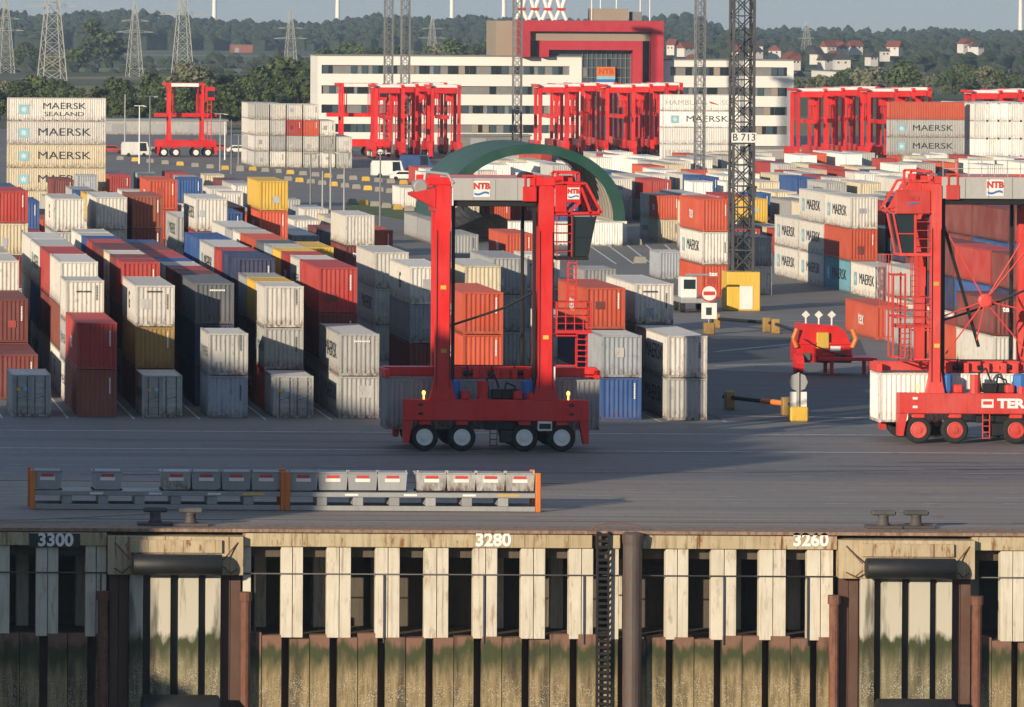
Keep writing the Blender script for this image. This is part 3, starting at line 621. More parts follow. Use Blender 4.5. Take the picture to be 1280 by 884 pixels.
# right hand block with lettered long sides
def rstack(px, py, cols, words, hh=HC, bays=((0, None),), sides=None, fr=None):
    z = len(cols)*(hh+0.015); Y = gY(px, py, z); X = uv(px, py)[0]*Y/F-CW
    stack(X, Y, cols, L4, words, hh, sides, fr); return X, Y
stW = {0:'star',1:'star',2:'star'}
Xb, Yb = rstack(1097, 246, 'Bow', 'front of the lettered block', sides={0:'star',2:'star'})
stack(Xb, Yb+12.5, 'www', L4, 'second bay of the lettered block', HC, stW); stack(Xb, Yb+25, 'ww', L4, 'third bay of the lettered block', HC, stW)
stack(Xb, Yb-12.5, 'w', L4, 'foremost of the lettered block', HC, stW)
stack(Xb+4.0, Yb-8, 'wnn', L4, 'right of the lettered block', HC, stW); stack(Xb+4.0, Yb-21, 'w', L4, 'low one right of the lettered block', HC, stW)
for i, (X, Y, cols, hh) in enumerate([(96.0,425,'nbbm',2.591),(96.0,437.6,'rbmm',2.591),(100.0,430,'wnmm',2.591),(96.0,450.2,'gmm',2.591),(91.7,399,'wnm',2.591),(87.5,391.5,'wm',2.591),(87.5,404.1,'o',2.591),(87.5,416.7,'k',2.591),(87.5,432,'o',2.591),
        (91.7,411.6,'mbr',2.591),(91.7,424.2,'wnm',2.591),(100.0,442.6,'rnm',2.591),(104.0,440,'rmm',2.591),(91.7,436.8,'wg',2.591),(95.8,405,'nb',2.591)]):
    if free(X, X+CW, Y, Y+L4):
        stack(X, Y, cols, L4, '%s stack behind the right carrier' % ORD1[i], hh, {j: rs(c, L4) for j, c in enumerate(cols)}, {len(cols)-1: 'tex'} if i in (4, 5) else {})
    else: print('CLASH r', i)
# tall long-side stacks
def wide(px, py, cols, Y, hh, sides, words):
    z = len(cols)*(hh+0.01); p = at(px, py, Y); k = p.z/z
    for i, c in enumerate(cols):
        container(p.x, Y, i*(hh+0.01), L4, hh, c, '%s long container seen side on, %s tier, %s' % (CC[c][0], ORD[i] if i else 'ground', words), 'tall stacks seen side on', 'plain', sides[i], '', False, True)
Yw = gY(10, 122, 5*2.906); wide(10, 122, 'cccww', Yw, HC, ['star','star','star','star','seal'], 'left rear stack')
Yw2 = gY(1112, 127, 4*2.906); wide(1112, 127, 'oggo', Yw2, HC, [None,'star','star',None], 'right rear stack')
for dx in (13.2, 26.0): pass
Yw3 = gY(828, 118, 5*2.6); wide(828, 118, 'qWWWW', Yw3, 2.591, [None,'hs',None,'star','hs'], 'pale rear stack by the office')
p = at(318, 130, gY(318, 130, 4*2.6))
for i in range(6):
    for j, cols in enumerate((('gwwg','kgw','wgrw','gww'),('wwg','wgwg','gw','wg'))[0:2][i % 2] if False else (('gwwg','wgww'),('wkgw','gwwg'),('wgrw','wgg'),('gwow','gr'),('wgw','wo'),('gw','gg'))[i]):
        stack(p.x+i*2.62+j*0.1, p.y+j*12.6-1.2*i, cols, L4, '%s %s column left of the office' % (ORD1[i], 'front' if j == 0 else 'rear'), 2.591, None, None, None, False)
# far stacks to the right and the white refrigerated boxes
filler([101+4.05*k for k in range(0, 9)], 590, 640, (1,2,2), 'wwwgrrobcky', 'far right yard', 0.8)
filler([86+4.05*k for k in range(0, 17)], 672, 730, (1,2,2), 'wWgwcrobWWw', 'far middle yard', 0.8)
filler([100+4.05*k for k in range(0, 22)], 745, 830, (1,1,2,2), 'WWWwcWgro', 'far rear yard', 0.75, True)
for i in range(6):
    for j in range(2): stack(Yw2*(1215+14*i+320)/F, Yw2-2+13*j, 'WWWW', L4, '%s %s column of white reefers' % (ORD1[i], 'front' if j == 0 else 'rear'), 2.85, None, None, None, True)
# which boxes the terminal shows largest: those become individuals, the buried and far rest one mass
from mathutils.bvhtree import BVHTree
vs, fs = [], []
for b in boxes:
    n = len(vs); mbx = MB().box(b[0], b[1], b[2], b[3], b[5], b[4]); vs += mbx.v; fs += [tuple(i+n for i in f) for f in mbx.f]
tree = BVHTree.FromPolygons([Vector(v) for v in vs], fs); cnt = [0]*len(boxes); eye = Vector((0,0,H))
for iy in range(100, 540, 2):
    for ix in range(1, 1280, 2):
        h = tree.ray_cast(eye, at(ix, iy, 100.0)-eye)
        if h[2] is not None: cnt[h[2]//6] += 1
order = sorted(range(len(boxes)), key=lambda i: -cnt[i]); keep = set(i for i in order[:300] if cnt[i] > 0)
mass = MB(); slot = {}; deep = MB()
for i, sp in enumerate(specs):
    if i in keep: real_container(*sp); continue
    if not cnt[i]:
        b = boxes[i]; X = b
    c = sp[5]; mass.mi = slot.setdefault(c, len(slot))
    if cnt[i] >= 2:
        src = cmeshes(sp[3], sp[4], 'plain')['lod']; vv = [tuple(v.co) for v in src.vertices]
        vv = [(sp[0]+y, sp[1]+CW-x, sp[2]+z) if sp[12] else (sp[0]+x, sp[1]+y, sp[2]+z) for x, y, z in vv]
        mass.add(vv, [tuple(p.vertices) for p in src.polygons])
    else: b = boxes[i]; mass.box(b[0]+0.01, b[1]-0.01, b[2]+0.01, b[3]-0.01, b[5], b[4]-0.01)
o = mass.build('far_containers', [M[c] for c in slot]); o['kind'] = 'stuff'; o['label'] = 'mass of mixed containers filling the rear of the yard'; o['category'] = 'containers'
print('CONTAINERS', len(specs), sum(1 for c in cnt if c > 0), cnt[order[299]], len(mass.f))
# ------------------------------------------------------------ straddle carriers
def wheel(parent, x, y, r, hub, out, mats=None):
    t = empty('wheel', (x, y, r)); t.parent = parent
    MB().lathe((0,-0.24,0),(0,1,0),[(0,r*0.62),(0.0,r*0.86),(0.08,r*0.98),(0.16,r),(0.32,r),(0.40,r*0.98),(0.48,r*0.86),(0.48,r*0.62)],22).build('tyre', M['rubber'], t, False)
    ys = -0.26 if out < 0 else 0.26
    MB().lathe((0,0,0),(0,out,0),[(0.1,r*0.61),(0.255,r*0.60),(0.275,r*0.53),(0.25,r*0.49),(0.255,r*0.27),(0.30,r*0.24),(0.31,r*0.06)],16).build('rim', M[hub], t, False)
    return t
def logo(parent, x, y, z, s, back=True):
    """white plate, red lettering over a blue wave"""
    if back: MB().box(x-0.62*s, x+0.62*s, y, y+0.02, z-0.6*s, z+0.6*s).build('sign_plate', M['white'], parent)
    lettering('NTB', M['inkr'], (x, y-0.006, z+0.2*s), '-y', 0.62*s, parent, 0.03)
    mb = MB(); n = 10
    for i in range(n):
        a, b = -0.55+1.1*i/n, -0.55+1.1*(i+1)/n; f = lambda q: -0.25+0.08*math.sin(q*5.5)
        mb.quad((x+a*s,y-0.006,z+(f(a)-0.16)*s),(x+b*s,y-0.006,z+(f(b)-0.16)*s),(x+b*s,y-0.006,z+f(b)*s),(x+a*s,y-0.006,z+f(a)*s))
    mb.build('wave_emblem', M['inkb'], parent)
def leg_prism(xc, w, flare, z0, z1, y0, y1):
    return MB().prism([(xc-w/2-flare,z0),(xc+w/2+flare,z0),(xc+w/2+flare*0.55,z0+0.5),(xc+w/2,z0+1.4),(xc+w/2,z1-0.1),(xc+w/2-0.1,z1),(xc-w/2+0.1,z1),(xc-w/2,z1-0.1),(xc-w/2,z0+1.4),(xc-w/2-flare*0.55,z0+0.5)], y0, y1)
def cage(mb, x0, x1, y0, y1, z0, z1, step, t=0.05):
    for x in (x0, x1):
        for y in (y0, y1): mb.beam((x,y,z0),(x,y,z1),t)
    z = z0
    while z <= z1+0.01:
        for y in (y0, y1): mb.beam((x0,y,z),(x1,y,z),t*0.8)
        for x in (x0, x1): mb.beam((x,y0,z),(x,y1,z),t*0.8)
        z += step
    return mb
def carrier(loc, label, m=1, red='redc', hub='white', num='97', legw=1.0, full=True, Ht=15.1, group='straddle carriers', rz=0.0, spr=4.05, brace=False, brand=False):
    """m=1: cab on the right; m=-1: cab on the left"""
    t = empty('straddle_carrier', loc, rz); tag(t, label, 'straddle carrier', group); rd = M[red]
    sx = lambda a, b: (a, b) if m > 0 else (-b, -a)
    lx = [(-3.05), (2.78)] if m > 0 else [(-3.1), (2.95)]
    for s in (-1, 1):
        y0, y1 = (-2.95, -2.15) if s < 0 else (2.15, 2.95)
        b = MB().bbox(-5.25,5.25,y0,y1,1.75,2.95,0.05)
        if full: b.bbox(-1.2,1.2,y0-0.012,y1,1.9,2.5,0.01)
        b.build('side_beam', rd, t)
        for x0, x1 in ((-5.25,-4.72),(4.72,5.25)):
            sg = 1 if x0 > 0 else -1; xo = 5.25*sg; xi = 4.72*sg
            MB().prism([(xi,1.76),(xo,1.76),(xo,0.45),(xo-0.28*sg,0.45)] if sg > 0 else [(xo,1.76),(xi,1.76),(xo+0.28,0.45),(xo,0.45)], y0+0.05, y1-0.05).build('bumper', rd, t)
        for x in ((-4.05,-1.92,1.62,3.74)): wheel(t, x, s*2.5, 0.8, hub, s)
        f = MB()
        for x in (-4.05,-1.92,1.62,3.74): f.bbox(x-0.35,x+0.35,s*2.5-0.3,s*2.5+0.3,1.5,1.76,0.03); f.cyl((x,s*2.5,0.8),(x,s*2.2,0.8),0.16,8); f.bbox(x-0.12,x+0.12,s*2.18-0.06,s*2.18+0.06,0.7,1.75,0.01)
        f.build('wheel_fork', rd, t)
        for k, x in enumerate(lx):
            lw = legw if s < 0 else min(legw, 0.6); xo_ = 0.0 if s < 0 else max(0, (legw-0.45)*0.6)
            leg_prism(x+xo_, lw, 0.4*lw, 2.951, Ht, y0+0.02 if s < 0 else 1.75, -2.35 if s < 0 else 2.3).build('leg', rd, t)
        MB().bbox(lx[0]-0.9 if m > 0 else lx[0]-0.5, lx[1]+0.5 if m > 0 else lx[1]+0.9, y0+0.12, y1-0.12, Ht+0.001, Ht+0.45, 0.04).build('top_beam', rd, t)
    for x in lx: MB().bbox(x-legw*0.35, x+legw*0.35, -2.15, 2.15, Ht-1.1, Ht-0.05, 0.04).build('cross_beam', rd, t)
    MB().bbox(lx[0]+legw/2+0.01, lx[1]-legw/2-0.5, -2.85, 2.5, Ht-0.85 if full else Ht-0.2, Ht+0.42, 0.03).build('machine_house', M['greyp'] if full else M['white'], t)
    if not full:
        MB().bbox(3.2,4.9,-2.8,-1.2,Ht-2.6,Ht-0.2,0.05).build('cab', rd, t); MB().box(3.6,4.8,-2.82,-2.801,Ht-2.0,Ht-0.9).build('cab_glass', M['glass'], t)
        cage(MB(), 3.6, 4.3, -2.8, -2.2, 3.0, Ht-2.6, 0.9, 0.1).build('ladder', rd, t); MB().bbox(-5.6,5.6,-0.6,0.6,7.0,7.7,0.05).build('spreader', rd, t)
        for x in (-2.2, 2.0):
            for y in (-1.6, 1.6): MB().beam((x,y,7.5),(x,y,Ht),0.14).build('hoist_guide', rd, t)
        return t
    ub = MB().bbox(lx[0]+legw/2+0.02, lx[1]-legw/2-0.1, -2.6, 2.6, Ht-1.2, Ht-0.86, 0.03)
    ub.build('under_beam', M['black'], t)
    mb = MB()
    for k in range(1, 4): x = lx[0]+legw/2+(lx[1]-lx[0]-legw)*k/4; mb.box(x-0.02, x+0.02, -2.875, -2.851, Ht-0.8, Ht+0.38)
    mb.build('panel_joint', M['steel'], t)
    mb = MB(); xr = sx(lx[1 if m > 0 else 0]*m-1.35, lx[1 if m > 0 else 0]*m-0.55)      # red drive housing beside the house
    mb.bbox(xr[0], xr[1], -2.9, 2.3, Ht-0.9, Ht-0.05, 0.03); mb.bbox(xr[0]+0.08, xr[0]+0.2, -2.9, -2.7, Ht-0.05, Ht+0.5, 0.01).bbox(xr[1]-0.2, xr[1]-0.08, -2.9, -2.7, Ht-0.05, Ht+0.5, 0.01).bbox(xr[0], xr[1], -2.9, -2.7, Ht+0.5, Ht+0.62, 0.01)
    mb.build('winch_frame', rd, t)
    MB().lathe(((xr[0]+xr[1])/2,-2.3,Ht+0.35),(0,1,0),[(0,0.3),(0.1,0.42),(2.0,0.42),(2.1,0.3)],12).build('winch_drum', M['black'], t)
    # exhaust and air intake on the other end
    xe = -m*4.3
    MB().lathe((xe,-2.5,Ht-0.1),(0,1,0),[(0,0.34),(0.05,0.42),(0.9,0.42),(0.95,0.3)],14).build('air_filter', M['steel'], t)
    MB().tube([(xe+m*0.2,-2.6,Ht+0.3),(xe+m*0.25,-2.6,Ht+0.75),(xe+m*1.5,-2.7,Ht+0.62),(xe+m*1.8,-2.85,Ht+0.1)],0.09,8).tube([(xe-0.3,-2.3,Ht-0.4),(xe,-2.0,Ht-0.7),(xe+m*0.9,-2.4,Ht-0.9)],0.08,6).build('exhaust_pipe', M['steel'], t)
    mb = MB().prism([(-m*3.5,Ht-0.15),(-m*4.9,Ht-0.45),(-m*4.9,Ht-0.6),(-m*3.5,Ht-1.3)][::(1 if m > 0 else -1)], -2.8, -1.2); mb.build('platform_bracket', rd, t)
    # cab end: outrigger frame, cab with sloping front glass, platforms, ladders
    X = lambda a: m*a
    o = MB().bbox(*sx(3.25,3.95), -2.9, -1.0, Ht-1.5, Ht+0.05, 0.04).bbox(*sx(3.95,4.75), -2.9, -1.0, Ht-0.95, Ht+0.1, 0.04)
    for y in (-2.85, -0.95):
        for p_, q_ in (((3.3,Ht+0.2),(5.0,Ht+0.15)),((5.0,Ht+0.15),(5.9,Ht-1.5)),((5.9,Ht-1.5),(3.3,Ht-1.6)),((4.75,Ht-0.1),(5.3,Ht-1.55)),((4.0,Ht-1.6),(4.7,Ht-0.9)),((3.4,Ht+0.2),(3.4,Ht+0.75)),((4.6,Ht+0.2),(4.6,Ht+0.75)),((3.4,Ht+0.75),(4.6,Ht+0.75))): o.beam((X(p_[0]),y,p_[1]),(X(q_[0]),y,q_[1]),0.14)
    o.bbox(*sx(4.2,5.85), -2.8, -0.95, Ht-1.68, Ht-1.52, 0.02).bbox(*sx(3.5,4.4), -2.2, -1.2, Ht+0.1, Ht+0.55, 0.05)
    o.build('cab_roof_frame', rd, t)
    c = MB()
    gx = lambda a, z: (X(a), z)
    c.prism([gx(4.35,Ht-4.0),gx(5.1,Ht-4.0),gx(5.55,Ht-1.75),gx(4.35,Ht-1.75)][::(1 if m > 0 else -1)], -2.7, -1.0); c.build('cab_glass', M['glass'], t)
    c = MB()
    for y in (-2.74, -0.96):
        c.beam((X(5.12),y,Ht-4.05),(X(5.6),y,Ht-1.7),0.1); c.beam((X(4.32),y,Ht-4.05),(X(4.32),y,Ht-1.7),0.1); c.beam((X(4.32),y,Ht-2.9),(X(5.35),y,Ht-2.9),0.06)
    c.bbox(*sx(3.3,5.2), -2.8, -0.9, Ht-4.2, Ht-4.02, 0.02); c.build('cab_frame', rd if m < 0 else M['black'], t)
    MB().box(*sx(4.6,4.95), -2.6, -1.2, Ht-3.95, Ht-2.7).build('seat', M['inkb'], t)
    if m < 0: MB().bbox(*sx(3.45,5.5), -2.96, -2.76, Ht-1.75, Ht-0.35, 0.05).build('cab_hood', rd, t)
    cage(MB(), *sx(3.4,4.25), -2.75, -1.6, Ht-4.2, Ht-1.7, 0.5).build('landing_cage', rd, t)
    cage(MB(), *sx(4.05,4.5), -2.9, -2.5, Ht-6.6, Ht-4.2, 0.32, 0.045).build('ladder', rd, t)
    cage(MB(), *sx(3.35,5.35), -2.9, -1.5, Ht-8.2, Ht-6.6, 0.4, 0.055).box(*sx(3.3,5.4), -2.9, -1.5, Ht-8.36, Ht-8.24).build('landing_cage', rd, t)
    mb = MB()
    for x in (3.4, 3.9, 4.4, 4.9): mb.beam((X(x),-2.9,Ht-8.2),(X(x),-2.9,Ht-6.6),0.05)
    mb.build('cage_bars', rd, t)
    cage(MB(), *sx(4.55,5.15), -2.9, -2.4, 4.8, Ht-8.3, 0.32, 0.05).build('ladder', rd, t)
    mb = MB().beam((X(3.2),-2.7,6.6),(X(4.6),-2.7,6.6),0.08); mb.beam((X(3.2),-2.7,4.9),(X(4.6),-2.7,4.9),0.08); mb.build('ladder_bracket', rd, t)
    if m > 0: logo(t, -0.9, -2.87, Ht-0.2, 0.76); logo(t, 4.3, -2.93, Ht-0.42, 0.55)
    else: logo(t, 0.3, -2.87, Ht-0.2, 0.8); logo(t, -4.5, -3.0, Ht-0.95, 0.55, False)
    for x in (lx if m > 0 else []):
        MB().box(x-0.3, x+0.55, -2.875, -2.851, Ht-1.15, Ht-0.15).build('number_plate', M['white'], t); lettering(num, M['inkg'], (x+0.12,-2.882,Ht-0.65), '-y', 0.7, t, 0.01)
    if m > 0:
        MB().box(lx[1]-0.25, lx[1]+0.55, -2.875, -2.851, 4.05, 4.85).build('number_plate', M['white'], t); lettering(num, M['inkg'], (lx[1]+0.15,-2.882,4.45), '-y', 0.6, t, 0.01)
        for x in lx: MB().box(x-0.5, x+0.5, -2.875, -2.851, 3.42, 3.72).build('name_plate', M['white'], t)
    else:
        MB().box(lx[0]-0.25, lx[0]+0.25, -2.875, -2.851, Ht-1.2, Ht-0.1).build('number_plate', M['white'], t); lettering('0', M['ink'], (lx[0],-2.882,Ht-0.6), '-y', 0.6, t, 0.02)
    # spreader with trolley gear
    for q in (-1, 1):
        MB().bbox(min(2.3*q,6.1*q),max(2.3*q,6.1*q),-0.45,0.45,spr+0.05,spr+0.6,0.04).build('spreader_arm', rd, t)
        MB().bbox(min(6.15*q,5.85*q),max(6.15*q,5.85*q),-1.2,1.2,spr,spr+0.5,0.03).build('spreader_end', rd, t)
    s = MB().bbox(-2.3,2.3,-0.6,-0.4,spr+0.0,spr+0.62,0.02).bbox(-2.3,2.3,0.4,0.6,spr,spr+0.62,0.02)
    for x in (-1.9,-0.9,0.3,1.3,2.0): s.bbox(x-0.18,x+0.18,-0.9,0.9,spr-0.05,spr+0.55,0.03)
    s.build('spreader_head', rd, t)
    s = MB()
    for x in (-1.6,-0.2,1.1): s.cyl((x,-0.75,spr+0.25),(x+0.7,-0.75,spr+0.3),0.14,8).beam((x+0.2,-0.8,spr+0.7),(x+0.2,-0.8,spr-0.9),0.08)
    s.beam((-2.2,-0.8,spr+0.72),(2.4,-0.8,spr+0.72),0.06); s.build('hydraulics', M['black'], t)
    s = MB()
    for x in (lx[0]+legw/2+0.15, lx[1]-legw/2-0.15):
        for y in (-2.3, 2.3): s.cyl((x,y,spr+0.5),(x,y,Ht-1.0),0.035,5)
    s.build('hoist_rope', M['black'], t)
    s = MB()
    for x in (lx[0]+legw/2+0.1, lx[1]-legw/2-0.28):
        for y in (-2.6, 2.3): s.bbox(x, x+0.18, y, y+0.3, 3.2, Ht-1.1, 0.02)
    s.build('guide_rail', M['black'], t)
    for x in lx: MB().bbox(x-legw*0.3, x+legw*0.3, -2.1, 2.1, Ht-1.6, Ht-1.1, 0.04).build('cross_beam', rd, t)
    s = MB()
    for x in lx:
        for q in (-0.42, 0.44): s.cyl((x+q*legw,-2.96,3.6),(x+q*legw,-2.96,Ht-1.3-abs(q)*3),0.02,5)
    s.build('leg_cables', M['black'], t)
    s = MB()
    for x0_, x1_ in ((lx[0]+0.4, lx[1]-0.4),):
        for z in (Ht+0.9, Ht+1.4): s.beam((x0_,-2.7,z),(x1_,-2.7,z),0.04)
        for i in range(8): s.beam((x0_+(x1_-x0_)*i/7,-2.7,Ht+0.43),(x0_+(x1_-x0_)*i/7,-2.7,Ht+1.4),0.04)
    s.build('roof_railing', M['steel'], t) if m < 0 else None
    for x, z in ((lx[0]+0.05,5.6),(lx[1],6.4),(lx[0],9.2)): MB().box(x-0.16,x+0.16,-2.945,-2.931,z,z+0.22).build('warning_label', M['yel'], t)
    # along the side beam: tanks, boxes, beacons, generator, step ladder
    for x in (-2.0, 1.0): MB().bbox(x,x+0.5,-2.9,-2.3,2.951,3.45,0.08).build('housing', rd, t)
    for x in (-0.75, 2.0): MB().cyl((x,-2.6,2.95),(x,-2.6,4.0 if x < 0 else 3.35),0.3,10).build('housing', rd, t)
    s = MB().bbox(-0.2,1.4,-2.4,-1.8,2.951,3.5,0.05).tube([(-0.4,-2.6,3.0),(-0.5,-2.5,4.1),(-0.1,-2.5,4.4),(0.2,-2.5,3.6)],0.06,6).tube([(0.4,-2.6,3.0),(0.6,-2.5,3.9),(1.1,-2.4,3.7),(1.3,-2.4,3.0)],0.05,6)
    s.build('hose', M['black'], t)
    for x in (-2.4, 1.9): MB().lathe((x,-2.3,2.951),(0,0,1),[(0,0.36),(0.1,0.4),(1.0,0.4),(1.1,0.3)],12).build('oil_tank', M['inkb'], t)
    MB().tube([(lx[0]+legw/2,-2.4,7.1),(-1.0,-1.5,7.55),(0.6,-1.5,8.1),(lx[1]-legw/2-0.1,-2.3,9.1),(lx[1]-legw/2-0.05,-2.5,6.0),(lx[1]-legw/2-0.1,-2.4,3.4)],0.07,7).build('cable', M['black'], t)
    for x in (-4.1, 4.1): MB().lathe((x,-2.7,2.951),(0,0,1),[(0,0.05),(0.28,0.05),(0.28,0.1),(0.42,0.1),(0.5,0.04)],8).build('beacon', M['amber'], t)
    MB().bbox(2.35,3.15,-3.0,-2.5,1.2,1.74,0.03).build('generator', M['white'], t); MB().box(2.42,3.08,-3.012,-3.0,1.32,1.62).build('grille', M['black'], t)
    s = MB()
    for x in (-0.35, 0.05): s.beam((x,-2.85,0.3),(x,-2.85,1.75),0.05)
    for z in (0.35,0.7,1.05,1.4): s.beam((-0.35,-2.85,z),(0.05,-2.85,z),0.05)
    s.build('step_ladder', rd if brand else M['black'], t)
    MB().bbox(0.25,1.0,-2.7,-2.2,0.5,1.2,0.03).bbox(-0.6,1.4,-2.4,-2.0,1.2,1.74,0.05).build('battery_box', M['black'], t)
    for x in (-4.3, 4.25):
        for z in (2.15, 2.65): MB().box(x-0.14,x+0.14,-2.966,-2.951,z-0.07,z+0.07).build('warning_plate', M['white'] if m < 0 else M['black'], t)
    if brand:
        lettering('TEREX', M['inkw'], (1.8,-2.965,2.35), '-y', 0.72, t, 0.035, 1.25); MB().box(-0.45,0.25,-2.968,-2.963,2.12,2.62).build('sign_plate', M['white'], t); MB().box(-0.36,0.16,-2.972,-2.969,2.3,2.5).build('emblem', rd, t)
    if brace:       # diagonal stays meeting at a round node, light railings
        s = MB(); n = Vector((-0.1,-2.2,8.3))
        for q in ((lx[0],-2.3,Ht-1.5),(lx[0],-2.3,7.2),(-2.4,-2.3,5.2),(2.6,-2.3,5.0),(lx[1],-2.3,Ht-3),(lx[1],-2.3,7.6),(1.9,-2.3,11.6),(-0.6,-2.3,6.0)): s.cyl(n, q, 0.045, 5)
        s.lathe(n-Vector((0,0.2,0)),(0,1,0),[(0,0.3),(0.05,0.42),(0.4,0.42),(0.45,0.3)],10); s.build('stay', rd, t)
        MB().beam((lx[0]+0.3,-2.0,Ht-1.4),(-0.4,-1.9,5.6),0.16).build('cable', M['black'], t)
        s = MB(); cage(s, *sx(4.9,5.6), -2.9, -1.6, 5.0, 9.9, 2.4, 0.1); s.build('ladder_tower', rd, t)
        s = MB()
        for k in range(5): s.beam((X(5.7+0.17*k),-2.9,6.2),(X(5.7+0.17*k),-2.9,11.0),0.035)
        for z in (6.2, 8.0, 11.0): s.beam((X(5.6),-2.9,z),(X(6.5),-2.9,z),0.05)
        s.build('railing', rd, t)
    return t
pc = gnd(619, 564.5)
tc1 = carrier((pc.x, pc.y+2.5, 0.012), 'bright red straddle carrier number 97 carrying a grey container', 1, legw=0.84)
k = real_container(pc.x-6.096, pc.y+2.5-1.22, 4.03-2.896, L4, 2.896, 'k', 'grey long container held low by the bright red carrier', 'containers carried by straddle carriers', turn=True, front='')
pc2 = gnd(1234, 555)
tc2 = carrier((pc2.x, pc2.y+2.5, 0.012), 'faded red straddle carrier with red hubs, cut by the right edge', -1, 'redo', 'redo', '0', 0.58, brace=True, brand=True)
real_container(pc2.x-6.096, pc2.y+2.5-1.22, 4.03-2.896, L4, 2.896, 'W', 'white long container held low by the faded red carrier', 'containers carried by straddle carriers', turn=True, front='')
# parked carriers beside the office, seen from far
proto = carrier((0,0,0), 'x', 1, 'redc', 'white', full=False, Ht=12.6, legw=0.42, group='parked straddle carriers')
first = [True]
def parked(px, py, Yd, label, dz=0):
    Y = gY(px, py)+Yd; p = Vector((uv(px, py)[0]*Y/F, Y, 0.012)); o = proto if first[0] else copy_tree(proto); first[0] = False
    o.location = p; o['label'] = label; return o
parked(232, 196, 0, 'red straddle carrier standing alone on the left before the trees')
k_ = parked(447, 195, 0, 'red parked straddle carrier seen side on, left end of the left parked group')
for words, py, xs_ in (('left parked group', 195, (482,500,518,536,552)), ('middle parked group', 193, (686,706,726,748,770,792,812,830)), ('right parked group', 202, (1008,1030,1052,1074,1096,1118,1138)), ('group at the right edge', 205, (1226,1250,1272))):
    for i, px in enumerate(xs_):
        o = parked(px, py, (i % 4)*11.5-18+rr.uniform(-1, 1), 'red parked straddle carrier, %s from the left in the %s' % (ORD1[i], words)); o.rotation_euler = (0, 0, R(90))
# ------------------------------------------------------------ unseen ship added left of the view, placed and sized to shade the quay
M['hull'] = paint('ship_hull', (0.03,0.05,0.09), rust=0.2)
sx0, sy0 = -24.5, 215.0
sh = empty('shade_ship', (sx0-90, sy0+15, -9.4)); tag(sh, 'large dark hulled container ship added left outside the view to shade the quay', 'ship')
def spart(n, mb, mat): o = mb.build(n, mat, sh); o.matrix_parent_inverse = Matrix.Translation(-Vector(sh.location)); return o
hp = [(-200,sy0+15),(-185,sy0+4),(-160,sy0),(sx0,sy0),(sx0,sy0+30),(-160,sy0+30),(-185,sy0+26)]; mb = MB(); n = len(hp)
mb.add([(x,y,-10) for x,y in hp]+[(x,y,8) for x,y in hp], [tuple(range(n-1,-1,-1)), tuple(range(n,2*n))]+[(i,(i+1)%n,n+(i+1)%n,n+i) for i in range(n)]); spart('hull', mb, M['hull'])
for i in range(9):
    X = sx0-1-L4-i*13.6
    if i == 3: spart('bridge', MB().bbox(X,X+12,sy0+1,sy0+29,8,36,0.2), M['white']); spart('funnel', MB().bbox(X-2,X-0.1,sy0+10,sy0+20,8,35,0.2), M['hull']); continue
    nt2 = (8,8,7,0,8,7,8,6,5)[i]; mb = MB()
    for y in range(11): mb.bbox(X, X+L4, sy0+1.2+y*2.52, sy0+1.2+y*2.52+2.44, 8.01, 8.01+(nt2-(y+i)%2)*2.6, 0.05)
    spart('deck_cargo', mb, M['mrbgwwrbm'[i]])
